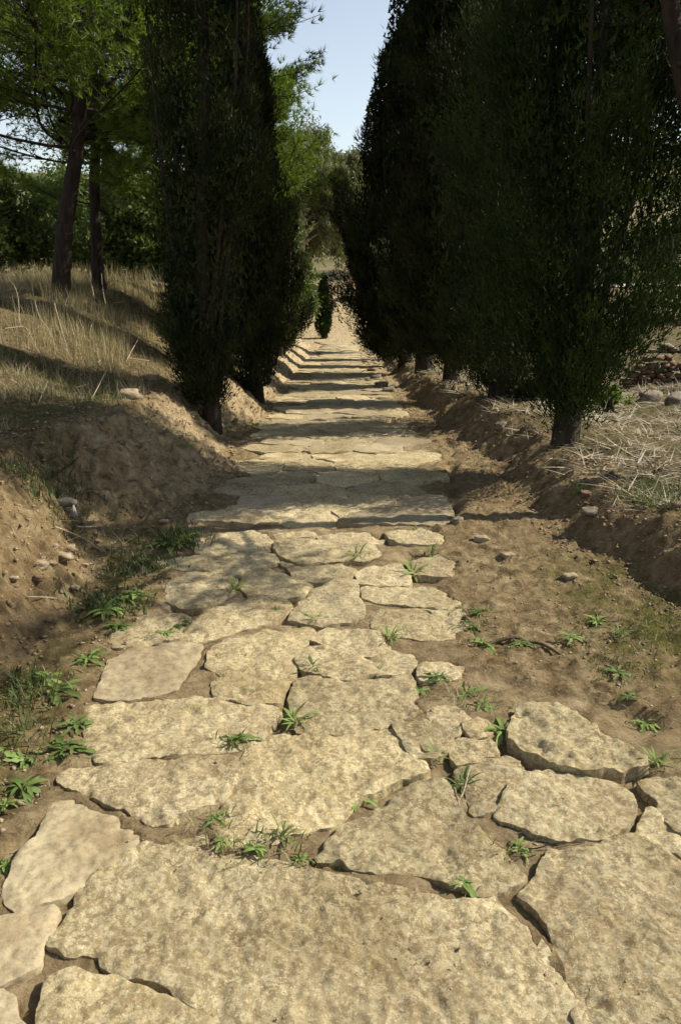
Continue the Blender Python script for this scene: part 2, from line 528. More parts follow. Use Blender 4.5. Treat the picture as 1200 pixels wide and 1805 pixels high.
CP, SP = math.cos(PITCH), math.sin(PITCH)


def ray(px, py):
    u = (px - 600.0) / FPX; v = -(py - 902.5) / FPX
    return np.array([u, CP + v * SP, -SP + v * CP])


def on_road(px, py, up=0.022):
    """the point of the pavement seen at a place of the survey photograph"""
    d = ray(px, py); z = 0.0
    for _ in range(25):
        s = (EYE - z) / -d[2]
        z = 0.5 * z + 0.5 * (float(zr(d[1] * s)) + up)
    return d[0] * s, d[1] * s


_T = np.geomspace(1.0, 500, 9000)


def on_ground(px, py):
    d = ray(px, py)
    x = d[0] * _T; y = d[1] * _T; z = EYE + d[2] * _T
    b = np.nonzero(z < ground_z(x, y))[0]
    s = _T[b[0]] if len(b) else _T[-1]
    return d[0] * s, d[1] * s, gz(d[0] * s, d[1] * s)


# ground sheet
def build_ground():
    xs = np.concatenate([-np.geomspace(6, 420, 40)[::-1], np.arange(-5.95, -2.6, 0.08), np.arange(-2.6, 2.3, 0.025), np.arange(2.3, 6, 0.08), np.geomspace(6.05, 420, 40)])
    ys = np.concatenate([np.arange(-3, 0.9, 0.15), np.concatenate([np.geomspace(0.9, 45, 600), np.geomspace(45.5, 650, 90)])])
    X, Y = np.meshgrid(xs, ys)
    z, straw, moss, pale, far = ground_z(X.ravel(), Y.ravel(), True, True)
    # the bed under each slab lies lower than the joints round it
    PX = np.stack([X.ravel(), Y.ravel()], 1)
    band = np.nonzero((PX[:, 0] > -2.2) & (PX[:, 0] < 2.6) & (PX[:, 1] > 0.8) & (PX[:, 1] < 44))[0]
    for out in OUTLINES:
        lo, hi = out.min(0), out.max(0)
        q = band[(PX[band, 0] > lo[0]) & (PX[band, 0] < hi[0]) & (PX[band, 1] > lo[1]) & (PX[band, 1] < hi[1])]
        q = q[pts_in(out, PX[q])]
        if len(q):
            dd = seg_dist(out, PX[q])
            fade = smooth((dd - 0.004) / (0.022 + 0.004 * out[:, 1].mean()))
            z[q] = z[q] * (1 - fade) + np.minimum(z[q], zr(PX[q, 1]) - 0.05) * fade
    V = np.stack([X.ravel(), Y.ravel(), z], 1)
    nx, ny = len(xs), len(ys)
    i = (np.arange(ny - 1)[:, None] * nx + np.arange(nx - 1)[None, :]).ravel()
    F = np.stack([i, i + 1, i + nx + 1, i + nx], 1)
    o = MB().add(V, F).build('ground', M_GROUND, None, True)
    for nm, a in (('straw', straw), ('moss', moss), ('pale', pale), ('far', far)):
        at = o.data.attributes.new(nm, 'FLOAT', 'POINT')
        at.data.foreach_set('value', a.astype(np.float32))
    return tag(o, 'bare brown earth with straw covered banks either side of the paved road', None, None, 'structure')



# ------------------------------------------------------------------ the paved road
OUTLINES = []
road = empty('road', (0, 0, 0), 'ancient road of large irregular limestone slabs running downhill between cypresses', None, None, 'structure')


def pts_in(poly, P):
    x, y = P[:, 0], P[:, 1]
    c = np.zeros(len(P), bool)
    n = len(poly)
    for i in range(n):
        x1, y1 = poly[i]; x2, y2 = poly[(i + 1) % n]
        if y1 == y2: continue
        k = ((y1 > y) != (y2 > y)) & (x < (x2 - x1) * (y - y1) / (y2 - y1) + x1)
        c ^= k
    return c


def seg_dist(poly, P):
    d = np.full(len(P), 1e9)
    n = len(poly)
    for i in range(n):
        a = poly[i]; b = poly[(i + 1) % n] - a
        t = np.clip(((P - a) @ b) / (b @ b + 1e-12), 0, 1)
        q = P - a - t[:, None] * b
        d = np.minimum(d, np.hypot(q[:, 0], q[:, 1]))
    return d


def make_stone(poly, spacing, seed, mat, up=0.022, thick=0.13, rough=0.009, jag=0.010, label=None, tilt=0.012, edge=0.006, grow=1.0):
    rng = RS(seed)
    poly = np.asarray(poly, float)
    a = 0.5 * np.sum(poly[:, 0] * np.roll(poly[:, 1], -1) - np.roll(poly[:, 0], -1) * poly[:, 1])
    if a < 0: poly = poly[::-1]
    out = []
    n = len(poly)
    for i in range(n):
        p, q = poly[i], poly[(i + 1) % n]
        k = max(1, int(np.hypot(*(q - p)) / spacing))
        for j in range(k):
            out.append(p + (q - p) * j / k)
    out = np.array(out)
    if len(out) < 3: return None
    nrm = np.roll(out, -1, 0) - np.roll(out, 1, 0)
    nrm = np.stack([nrm[:, 1], -nrm[:, 0]], 1); nrm /= np.linalg.norm(nrm, axis=1)[:, None] + 1e-9
    jj = 0.012 + 0.0062 * np.clip(poly[:, 1].mean() - 2.3, 0, 2.2) * (grow) + jag * 2.2 * fbm(out[:, 0], out[:, 1], 9, 3, seed % 997) + jag * 1.0 * fbm(out[:, 0], out[:, 1], 34, 2, seed % 991)
    out = out + nrm * np.clip(jj, -0.012, 0.05)[:, None]
    OUTLINES.append(out)
    lo, hi = out.min(0), out.max(0)
    gx, gy = np.meshgrid(np.arange(lo[0], hi[0], spacing), np.arange(lo[1], hi[1], spacing))
    P = np.stack([gx.ravel(), gy.ravel()], 1) + rng.uniform(-.3, .3, (gx.size, 2)) * spacing
    P = P[pts_in(out, P)]
    if len(P):
        P = P[seg_dist(out, P) > spacing * 0.45]
    allp = [Vector(p) for p in out] + [Vector(p) for p in P]
    m = len(out)
    vs, es, fs, ov, oe, of = delaunay_2d_cdt(allp, [], [list(range(m))], 1, 1e-6)
    V2 = np.array([(v.x, v.y) for v in vs])
    d = seg_dist(out, V2)
    c = out.mean(0)
    tl = rng.normal(size=2) * tilt
    x, y = V2[:, 0], V2[:, 1]
    so = seed * 0.37 % 50
    z = zr(y) + up + (x - c[0]) * tl[0] + (y - c[1]) * tl[1]
    z = z + rough * (1.4 * fbm(x + so, y, 3.5, 3, 5) + 1.3 * fbm(x, y + so, 17, 3, 9) + 0.55 * fbm(x, y, 48, 3, 19, 0.7) - 0.5 * np.clip(fbm(x, y + so, 30, 3, 27) - 0.05, 0, 1))
    pit = fbm(x + so, y - so, 11, 3, 23)
    z = z - rough * 0.9 * np.clip(pit - 0.16, 0, 0.35) * 3
    z = z - (edge * (0.5 + 1.2 * np.abs(fbm(x, y, 8, 2, 29)))) * np.exp(-d / (0.010 + 0.2 * spacing))
    tris = np.array([f for f in fs if len(f) == 3], np.int32)
    if not len(tris): return None
    # side walls from the boundary edges
    e = np.concatenate([tris[:, [0, 1]], tris[:, [1, 2]], tris[:, [2, 0]]])
    key = e.min(1).astype(np.int64) * 1000003 + e.max(1)
    uq, inv, ct = np.unique(key, return_inverse=True, return_counts=True)
    be = e[ct[inv] == 1]
    nV = len(V2)
    V = np.concatenate([np.stack([x, y, z], 1), np.stack([x, y, z], 1), np.stack([x + (x - c[0]) * 0.03, y + (y - c[1]) * 0.03, z - thick], 1)])
    sides = np.stack([be[:, 1] + nV, be[:, 0] + nV, be[:, 0] + 2 * nV, be[:, 1] + 2 * nV], 1)
    org = np.array([c[0], c[1], float(zr(c[1]))])
    mb = MB(); mb.add(V - org, tris); mb.f.append(sides.astype(np.int32))
    o = mb.build('paving_stone', mat, road, True, org)
    if label: o['label'] = label
    return o


PALE = {'a', 'b', 'e', 'u'}
TRACED = [
    ('a', [(90,1408),(120,1403),(165,1425),(200,1440),(205,1455),(238,1470),(230,1483),(180,1518),(120,1560),(55,1590),(30,1600),(10,1565),(15,1545),(40,1490),(70,1470),(85,1440)]),
    ('b', [(0,1612),(90,1594),(98,1602),(83,1640),(68,1660),(62,1690),(0,1718),(-150,1730),(-150,1612)]),
    ('c', [(232,1484),(300,1480),(370,1492),(450,1507),(560,1532),(640,1550),(700,1560),(790,1582),(870,1572),(900,1600),(930,1640),(945,1680),(972,1720),(984,1745),(960,1790),(935,1850),(800,1905),(600,1915),(450,1880),(425,1808),(370,1775),(300,1735),(240,1712),(205,1705),(180,1668),(120,1665),(92,1650),(105,1625),(130,1590),(150,1545),(175,1532)]),
    ('d', [(85,1712),(130,1697),(180,1722),(240,1727),(295,1750),(360,1785),(402,1820),(420,1870),(400,1915),(40,1915),(62,1800),(72,1740)]),
    ('e', [(0,1735),(18,1750),(20,1780),(45,1805),(50,1860),(-60,1870),(-80,1735)]),
    ('f', [(968,1497),(980,1492),(1030,1490),(1095,1468),(1112,1466),(1200,1502),(1300,1540),(1330,1900),(1035,1910),(1028,1800),(1008,1745),(985,1685),(973,1640),(968,1620),(945,1590),(922,1566),(945,1540),(952,1515)]),
    ('g', [(957,1655),(972,1690),(990,1715),(1010,1770),(1020,1805),(1015,1850),(975,1850),(968,1800),(992,1750),(980,1720),(955,1690)]),
    ('h', [(555,1500),(575,1480),(600,1460),(650,1425),(700,1392),(740,1372),(780,1368),(796,1385),(812,1430),(848,1450),(878,1485),(912,1520),(918,1530),(888,1553),(850,1562),(800,1545),(700,1530),(640,1520),(600,1506),(560,1510)]),
    ('i', [(440,1300),(470,1292),(560,1290),(640,1284),(688,1282),(718,1310),(745,1338),(750,1350),(720,1360),(688,1368),(658,1385),(618,1400),(580,1440),(545,1455),(500,1465),(470,1480),(430,1485),(405,1478),(392,1455),(388,1430),(402,1410),(422,1380),(432,1340)]),
    ('j', [(108,1360),(190,1342),(240,1338),(330,1333),(400,1330),(422,1345),(413,1375),(388,1400),(358,1415),(310,1430),(298,1447),(270,1450),(240,1435),(190,1405),(150,1390),(110,1370)]),
    ('k', [(165,1237),(220,1230),(300,1226),(360,1223),(430,1234),(488,1238),(494,1247),(476,1270),(452,1293),(428,1312),(380,1320),(300,1323),(230,1328),(170,1334),(150,1310),(158,1262)]),
    ('l', [(518,1205),(527,1193),(560,1191),(640,1196),(718,1187),(726,1200),(733,1230),(740,1250),(698,1266),(640,1280),(560,1282),(532,1278),(514,1250),(512,1225)]),
    ('m', [(702,1272),(745,1267),(775,1277),(790,1296),(783,1315),(755,1325),(735,1328),(720,1310),(707,1292)]),
    ('n', [(757,1250),(775,1241),(800,1241),(830,1260),(818,1280),(800,1288),(775,1272),(762,1262)]),
    ('o', [(827,1269),(842,1265),(866,1276),(858,1294),(835,1289),(824,1281)]),
    ('p', [(797,1301),(817,1294),(863,1299),(878,1318),(858,1324),(830,1334),(807,1337),(797,1325)]),
    ('q', [(803,1352),(850,1333),(898,1324),(908,1332),(923,1355),(903,1375),(878,1398),(867,1417),(842,1419),(832,1400),(802,1365)]),
    ('r', [(878,1415),(905,1378),(930,1357),(965,1352),(1030,1361),(1080,1376),(1110,1391),(1120,1415),(1100,1445),(1060,1468),(1000,1473),(950,1463),(900,1443),(877,1430)]),
    ('s', [(900,1285),(915,1245),(940,1237),(985,1245),(1020,1270),(1060,1295),(1100,1320),(1130,1335),(1135,1350),(1090,1358),(1050,1360),(990,1348),(940,1325),(905,1305)]),
    ('t', [(1135,1375),(1165,1360),(1240,1355),(1330,1400),(1330,1460),(1230,1470),(1190,1455),(1165,1425),(1150,1400)]),
    ('u', [(170,1225),(185,1190),(195,1160),(250,1137),(340,1127),(353,1131),(348,1150),(328,1175),(310,1208),(280,1221),(220,1227)]),
    ('v', [(372,1170),(374,1142),(402,1122),(470,1104),(540,1102),(553,1111),(530,1140),(518,1170),(498,1205),(490,1228),(440,1230),(412,1223),(382,1223),(378,1200),(400,1185)]),
    ('w', [(322,1118),(350,1090),(380,1066),(450,1047),(498,1052),(516,1066),(497,1080),(470,1093),(420,1103),(352,1122)]),
    ('x', [(512,1088),(522,1070),(560,1036),(590,1019),(623,1021),(628,1050),(638,1060),(638,1080),(620,1089),(560,1095)]),
    ('y', [(643,1031),(690,1029),(760,1031),(808,1060),(790,1066),(740,1063),(690,1056),(648,1050)]),
    ('z', [(660,1091),(690,1073),(735,1070),(765,1082),(800,1110),(790,1121),(740,1124),(692,1114),(668,1104)]),
    ('a2', [(745,1069),(812,1071),(820,1098),(803,1108),(772,1080)]),
    ('b2', [(572,1124),(604,1106),(650,1104),(670,1116),(684,1135),(660,1148),(625,1150),(590,1136)]),
    ('c2', [(525,1157),(548,1140),(580,1140),(620,1153),(652,1160),(660,1178),(620,1188),(572,1184),(540,1175)]),
    ('d2', [(662,1165),(690,1141),(718,1146),(733,1160),(723,1175),(690,1180),(670,1182)]),
    ('e2', [(742,1168),(780,1159),(813,1173),(808,1191),(780,1194),(747,1189)]),
    ('f2', [(554,1121),(577,1102),(600,1106),(570,1127)]),
    ('g2', [(300,1050),(296,1027),(312,1008),(370,1003),(413,1014),(408,1040),(390,1054),(350,1064),(320,1061)]),
    ('h2', [(427,1030),(433,1007),(460,997),(490,1007),(520,1017),(546,1030),(530,1044),(480,1048),(440,1044)]),
    ('i2', [(287,986),(330,976),(420,971),(482,973),(488,985),(460,994),(420,1006),(360,999),(300,999)]),
    ('j2', [(342,946),(400,936),(450,931),(476,945),(473,964),(420,970),(352,969)]),
    ('k2', [(487,955),(502,946),(580,949),(650,956),(668,974),(640,983),(600,983),(530,988),(497,974)]),
    ('l2', [(499,987),(530,994),(600,991),(623,1001),(610,1014),(570,1017),(530,1014)]),
    ('m2', [(627,1005),(662,992),(700,987),(718,1005),(718,1024),(672,1024),(637,1019)]),
    ('n2', [(682,936),(740,931),(778,945),(770,954),(720,954),(692,948)]),
    ('o2', [(645,1085),(655,1078),(680,1068),(690,1072),(660,1090),(650,1098)]),
    ('p2', [(205,1108),(250,1085),(300,1080),(330,1085),(315,1118),(250,1128),(205,1132)]),
    ('q2', [(722,985),(770,978),(800,990),(790,1008),(735,1006)]),
    ('r2', [(560,940),(640,936),(675,946),(655,953),(580,946)]),
    ('s2', [(486,940),(540,934),(556,940),(500,944)]),
    ('t2', [(1115,1470),(1150,1415),(1170,1440),(1195,1470),(1230,1485),(1210,1498)]),
    ('u2', [(320,1462),(355,1460),(372,1475),(350,1484),(318,1476)]),
]
LBL = {'a': 'smooth pale triangular paving slab', 'c': 'broad rough slab crossing nearly the whole road', 's': 'raised boulder-like slab with lumpy face'}
for i, (nm, pix) in enumerate(TRACED):
    W = np.array([on_road(*p) for p in pix])
    dist = W[:, 1].mean()
    pale = nm in PALE
    make_stone(W, max(0.0085, 0.0046 * dist), 101 + i * 13, M_PALE if pale else M_STONE,
               up={'s': 0.032, 'g': 0.0, 'u2': 0.0, 'a': 0.012, 'u': 0.01, 'b': 0.012, 'e': 0.008, 't2': 0.002, 'o2': 0.0}.get(nm, 0.011 + 0.005 * math.sin(i * 2.3)),
               rough=0.0065 if pale else (0.013 if nm == 's' else 0.0095), jag=0.006 if pale else 0.010,
               label=LBL.get(nm), tilt=0.008)


def clip_half(poly, p, nrm):
    out = []
    n = len(poly)
    for i in range(n):
        a, b = poly[i], poly[(i + 1) % n]
        da, db = np.dot(a - p, nrm), np.dot(b - p, nrm)
        if da <= 0: out.append(a)
        if (da < 0) != (db < 0):
            out.append(a + (b - a) * (da / (da - db)))
    return out


def far_paving():
    rng = RS(33)
    seeds = []
    y = 5.10
    row = 0
    while y < 37.5:
        dx, dy = (0.56, 0.40) if y < 9 else ((0.60, 0.48) if y < 16 else (0.66, 0.62))
        x = -1.9 + (row % 2) * dx * 0.5
        while x < 1.9:
            seeds.append((x + rng.uniform(-.30, .30) * dx, y + rng.uniform(-.30, .30) * dy))
            x += dx
        y += dy; row += 1
    S = np.array(seeds)
    k = 0
    for i, s in enumerate(S):
        lo, hi = float(sL(s[1])) + 0.02, float(sR(s[1])) - 0.02
        if s[0] < lo or s[0] > hi: continue
        d = np.hypot(*(S - s).T)
        nb = np.argsort(d)[1:16]
        R = 1.2
        poly = [s + np.array(v) * R for v in ((-1, -1), (1, -1), (1, 1), (-1, 1))]
        gap = rng.uniform(0.003, 0.013) + 0.0003 * s[1]
        for j in nb:
            nn = S[j] - s; L = np.hypot(*nn); nn = nn / L
            poly = clip_half(poly, s + nn * (L / 2 - gap), nn)
            if len(poly) < 3: break
        if len(poly) < 3: continue
        poly = clip_half(poly, np.array([0, 4.89 + 0.05 * math.sin(s[0] * 7)]), np.array([0, -1.0]))
        if len(poly) < 3: continue
        poly = clip_half(poly, np.array([lo - 0.12, 0]), np.array([-1.0, 0]))
        poly = clip_half(poly, np.array([hi + 0.10, 0]), np.array([1.0, 0]))
        if len(poly) < 3: continue
        p = np.array(poly)
        area = 0.5 * abs(np.sum(p[:, 0] * np.roll(p[:, 1], -1) - np.roll(p[:, 0], -1) * p[:, 1]))
        if area < 0.02: continue
        make_stone(p, min(max(0.035, 0.0072 * s[1]), 0.16), 5000 + i * 7, M_STONE if rng.rand() < 0.8 else M_PALE, up=0.016 + rng.normal() * 0.006 + 0.0004 * s[1],
                   rough=0.013, jag=0.012, tilt=0.012, edge=0.005, grow=0.0)
        k += 1
    return k


far_paving()
build_ground()
# ------------------------------------------------------------------ trees
def cypress(label, base, H, r, seed, nplume, nspr, low=0.12, mat=None, slen=0.075, trunk_r=0.09, stems=5, lean=(0, 0), prof=None, lumps=0.3, thin=0, group='cypresses lining the road'):
    rng = RS(seed)
    root = empty('cypress_tree', base, label, 'tree', group)
    mat = mat or M_CYP
    # trunk
    n = 14
    zz = np.linspace(-0.12, H * 0.93, n)
    tx = lean[0] * np.clip(zz / H, 0, 1) ** 1.5 + 0.03 * np.sin(zz * 1.7 + seed)
    ty = lean[1] * np.clip(zz / H, 0, 1) ** 1.5 + 0.03 * np.cos(zz * 1.3 + seed)
    rr = trunk_r * (1 - 0.92 * np.clip(zz / H, 0, 1)); rr[0] = trunk_r * 1.35; rr[1] = trunk_r * 1.08
    v, f = tube(np.stack([tx, ty, zz], 1), rr, 10)
    v = v + 0.06 * trunk_r * rng.normal(size=v.shape)
    MB().add(v, f).build('trunk', M_BARK, root, True)
    pr = prof or ([0, .03, .07, .14, .4, .65, .85, 1.0], [.16, .42, .72, 1.0, .97, .78, .45, .06])

    def rad(t, th):
        return r * np.interp(t, *pr) * (1 + lumps * fbm(np.cos(th) * 1.3 + seed, t * H * 0.45 + np.sin(th) * 1.3, 1.0, 3, seed))
    # upright inner stems
    for k in range(stems):
        th = rng.uniform(0, 2 * math.pi); z0 = rng.uniform(0.25, 0.9) ; z1 = z0 + rng.uniform(0.35, .6) * H
        s = np.linspace(0, 1, 8)
        R = 0.75 * rad((z1 - low) / (H - low), np.array([th]))[0]
        rads = R * np.sin(s * math.pi / 2) ** 0.9
        zz2 = z0 + (z1 - z0) * s ** 1.15
        bx = np.interp(zz2, zz, tx); by = np.interp(zz2, zz, ty)
        v, f = tube(np.stack([bx + rads * math.cos(th), by + rads * math.sin(th), zz2], 1), np.linspace(trunk_r * 0.35, 0.006, 8), 6)
        MB().add(v, f).build('limb', M_BARK, root, True)
    # plumes grow in boughs, with gaps of shade between them
    nb = max(26, nplume // 22)
    bt = rng.beta(1.05, 1.15, nb); bth = rng.uniform(0, 2 * math.pi, nb)
    bR = rng.uniform(0.55, 1.18, nb) * np.where(rng.rand(nb) < 0.20, 1.30, 0.97)
    bi = rng.randint(0, nb, nplume)
    e1 = rng.normal(size=nplume); e2 = rng.normal(size=nplume)
    if thin:
        bt = bt ** thin
    t = np.clip(bt[bi] + e1 * 0.27 / (H - low), 0, 1)
    th = bth[bi] + e2 * (0.13 + 0.10 / r)
    R = rad(t, th) * bR[bi] * (1.06 - 0.13 * (e1 ** 2 + e2 ** 2)).clip(0.35, 1.1)
    tz = low + t * (H - low)
    ln = rng.uniform(0.35, 0.85, nplume) * (0.55 + 0.5 * r) * np.clip(0.35 + R / r, 0.4, 1.1)
    tip = np.stack([R * np.cos(th), R * np.sin(th), tz], 1)
    th0 = th + rng.normal(0, .25, nplume)
    R0 = R * rng.uniform(.25, .6, nplume)
    st = np.stack([R0 * np.cos(th0), R0 * np.sin(th0), np.maximum(tz - ln, low * 0.7)], 1)
    md = 0.5 * (tip + st) + 0.22 * (np.stack([np.cos(th), np.sin(th), -0.5 + 0 * th], 1)) * ln[:, None] * 0.5
    s = rng.beta(1.7, 1.0, (nplume, nspr))[..., None]
    C = (1 - s) ** 2 * st[:, None] + 2 * s * (1 - s) * md[:, None] + s ** 2 * tip[:, None]
    T = 2 * (1 - s) * (md - st)[:, None] + 2 * s * (tip - md)[:, None]
    T /= np.linalg.norm(T, axis=2)[..., None] + 1e-9
    fat = (0.022 + 0.10 * (1 - s) + 0.025 * rng.rand(nplume, 1, 1)) * (0.6 + 0.45 * r)
    O = rng.normal(size=C.shape) * fat
    C = C + O
    bx = np.interp(C[..., 2], zz, tx); by = np.interp(C[..., 2], zz, ty)
    C[..., 0] += bx; C[..., 1] += by
    D = T * 0.8 + O / (fat * 2.2) * 0.6 + rng.normal(size=C.shape) * 0.35 + np.array([0, 0, 0.35])
    C = C.reshape(-1, 3); D = D.reshape(-1, 3)
    m = len(C)
    mb = MB()
    mb.add(*slivers(C, D, slen * rng.uniform(0.6, 1.5, m), slen * rng.uniform(0.17, 0.30, m), rng))
    # dense shaded inside of the crown
    k = int(2600 * H * r)
    t2 = rng.rand(k) ** 0.9; th2 = rng.uniform(0, 2 * math.pi, k)
    R2 = rad(t2, th2) * np.sqrt(rng.rand(k)) * 0.74
    C2 = np.stack([R2 * np.cos(th2), R2 * np.sin(th2), low + 0.1 + t2 * (H - low) * .97], 1)
    C2[:, 0] += np.interp(C2[:, 2], zz, tx); C2[:, 1] += np.interp(C2[:, 2], zz, ty)
    mb.add(*slivers(C2, rng.normal(size=(k, 3)) * .5 + np.array([0, 0, 1]), 1.25 * slen * rng.uniform(.6, 1.3, k), 0.5 * slen, rng))
    mb.build('crown', mat, root)
    return root


def P3(px, py, x=None):
    x, y, z = on_ground(px, py)
    return (x, y, z)


def at(x, y, up=0.0):
    return (x, y, gz(x, y) + up)


# right hand row
BARE = ([0, .025, .06, .12, .25, .5, .75, 1.0], [.20, .55, .84, .98, 1.05, 1.0, .75, .1])
LOW = ([0, .02, .05, .12, .3, .6, .85, 1.0], [.45, .70, .90, 1.0, 1.0, .8, .5, .06])
cypress('tall dark cypress on a stout bare trunk, nearest on the right bank, beside straw litter', at(1.87, 6.35), 9.5, 0.93, 11, 2000, 105, low=0.44, trunk_r=0.088, mat=M_CYPG, stems=7, prof=BARE, slen=0.052)
cypress('bushy dark cypress hugging the ground as the second tree of the right row', at(1.85, 9.1), 9.8, 0.86, 12, 1000, 85, low=0.10, trunk_r=0.11, stems=6, prof=LOW, slen=0.062)
cypress('dark cypress with a slim bare trunk as the third tree of the right row', at(1.62, 11.8), 9.0, 0.86, 13, 800, 75, low=0.48, trunk_r=0.10, stems=5, slen=0.085, prof=BARE)
cypress('dark cypress with a thick bare trunk as the fourth tree of the right row', at(1.52, 14.8), 9.6, 0.98, 14, 750, 75, low=0.62, trunk_r=0.13, stems=5, slen=0.09, prof=BARE)
cypress('wide dark cypress overhanging the road as the fifth tree of the right row', at(1.46, 18.2), 7.0, 1.68, 15, 1000, 85, low=0.40, trunk_r=0.13, stems=6, slen=0.10, prof=([0, .025, .06, .12, .3, .5, .75, .9, 1.0], [.42, .68, .80, .88, .93, 1.0, .86, .58, .12]), lumps=0.5)
cypress('dark cypress half hidden as the sixth tree of the right row', at(1.62, 21.6), 7.6, 1.05, 16, 450, 75, low=0.2, trunk_r=0.13, stems=4, slen=0.11)
cypress('dark cypress further down the slope as the seventh tree of the right row', at(1.75, 25.2), 8.2, 1.1, 17, 420, 70, low=0.25, trunk_r=0.13, stems=3, slen=0.12)
cypress('spreading dark cypress near the foot of the right row reaching over the road', at(1.9, 31.0), 6.2, 1.6, 18, 480, 85, low=1.7, trunk_r=0.14, stems=5, slen=0.13, lean=(-2.2, 0),
        prof=([0, .1, .3, .5, .7, 1.0], [.75, 1.0, .9, .7, .5, .06]), lumps=1.0)
# left hand row
cypress('dark cypress fanning out from a slim bare trunk, nearest of the left row', at(-1.40, 8.45), 9.4, 0.66, 21, 1050, 95, low=0.50, trunk_r=0.080, stems=9, lean=(0.35, 0), prof=([0, .025, .06, .12, .25, .5, .75, 1.0], [.16, .42, .66, .85, 1.0, .92, .8, .2]), slen=0.055, thin=1.6)
cypress('dark cypress with low hanging crown as the second tree of the left row', at(-1.22, 11.6), 6.3, 0.58, 22, 560, 80, low=0.10, trunk_r=0.09, stems=5, prof=LOW)
cypress('dark cypress leaning over its earth bank as the third tree of the left row', at(-1.42, 15.2), 5.4, 0.66, 23, 480, 80, low=0.2, trunk_r=0.10, stems=4, slen=0.09)
cypress('narrow dark cypress where the left bank bends, fourth tree of the left row', at(-1.52, 20.0), 4.9, 0.60, 24, 400, 75, low=0.12, trunk_r=0.10, stems=4, slen=0.10)
cypress('last dark cypress of the left row above the foot of the road', at(-1.80, 26.0), 4.4, 0.66, 25, 340, 75, low=0.15, trunk_r=0.10, stems=3, slen=0.11)
# lone one past the end of the road
x0, y0, z0 = on_ground(572, 597)
cypress('small narrow green cypress standing alone where the road ends', (x0, y0, z0), 3.0, 0.46, 26, 260, 75, low=0.06, trunk_r=0.07, stems=2, slen=0.10, mat=M_CYPG, group='')


def pine(label, base, H, seed, trunk, tr, z_low, reach, nl, tufts, nlen=0.11, nw=0.007, group='pines on the left hillside', az=None, k=15, up=0.25, mat=None):
    """trunk: list of (dx, dz) style points; limbs with needle tufts at their outer ends"""
    rng = RS(seed)
    root = empty('pine_tree', base, label, 'tree', group)
    T = np.array(trunk, float)
    zt = np.linspace(-0.15, T[-1, 2], 16)
    tx = np.interp(zt, T[:, 2], T[:, 0]); ty = np.interp(zt, T[:, 2], T[:, 1])
    tx = np.convolve(np.pad(tx, 1, mode='edge'), [.25, .5, .25], 'valid'); ty = np.convolve(np.pad(ty, 1, mode='edge'), [.25, .5, .25], 'valid')
    rr = tr * (1 - 0.86 * np.clip(zt / T[-1, 2], 0, 1)); rr[0] *= 1.3
    v, f = tube(np.stack([tx, ty, zt], 1), rr, 12)
    v = v + tr * 0.05 * rng.normal(size=v.shape)
    MB().add(v, f).build('trunk', M_PBARK, root, True)
    TC, TD = [], []
    for i in range(nl):
        q = (i + rng.rand()) / nl
        z0 = z_low + (T[-1, 2] - z_low) * q * 0.97
        p0 = np.array([np.interp(z0, zt, tx), np.interp(z0, zt, ty), z0])
        a = rng.uniform(0, 2 * math.pi) if az is None else rng.uniform(*az)
        L = reach * (1 - 0.62 * q) * rng.uniform(0.65, 1.15)
        s = np.linspace(0, 1, 9)[:, None]
        dirv = np.array([math.cos(a), math.sin(a), 0])
        side = np.array([-dirv[1], dirv[0], 0])
        lift = rng.uniform(0.05, 0.35) + up * q
        pts = p0 + dirv * L * s + np.array([0, 0, 1]) * (L * (lift * s - 0.22 * s * (1 - s) + 0.12 * s ** 2)) + side * (0.08 * L * np.sin(s * 4 + rng.uniform(0, 6)))
        r0 = max(0.012, tr * 0.20 * (1 - 0.5 * q))
        mb = MB().add(*tube(pts, np.linspace(r0, 0.006, 9), 6))
        nb = max(8, int(L * 8))
        for b in range(nb):
            sb = rng.uniform(0.28, 1.0)
            j = sb * 8; j0 = min(int(j), 7)
            pb = pts[j0] + (pts[j0 + 1] - pts[j0]) * (j - j0)
            ang = rng.uniform(0.35, 1.1) * rng.choice([-1, 1])
            db = dirv * math.cos(ang) + side * math.sin(ang) + np.array([0, 0, rng.uniform(-0.12, 0.5)])
            lb = L * rng.uniform(0.14, 0.36)
            ss = np.linspace(0, 1, 5)[:, None]
            pb_ = pb + db * lb * ss + np.array([0, 0, 0.18]) * lb * ss ** 2
            mb.add(*tube(pb_, np.linspace(0.007, 0.003, 5), 4))
            nt_ = max(4, int(tufts * rng.uniform(0.6, 1.3)))
            u = rng.uniform(0.25, 1.05, nt_)[:, None]
            c = pb + db * lb * u + np.array([0, 0, 0.18]) * lb * u ** 2 + rng.normal(size=(nt_, 3)) * 0.07
            TC.append(c); TD.append(db * 0.7 + np.array([0, 0, 0.45]) + rng.normal(size=(nt_, 3)) * 0.45)
        mb.build('limb', M_PBARK, root, True)
    C = np.concatenate(TC); D = np.concatenate(TD)
    MB().add(*needles(C, D, nlen, nw, rng, 0.55, k)).build('crown', mat or M_PINE, root)
    return root


def rel(px, py, d, base):
    """offset from a trunk's base to the point at distance d seen at a place of the survey photograph"""
    r_ = ray(px, py); s = d / r_[1]
    return (r_[0] * s - base[0], 0.0, EYE + r_[2] * s - base[2])


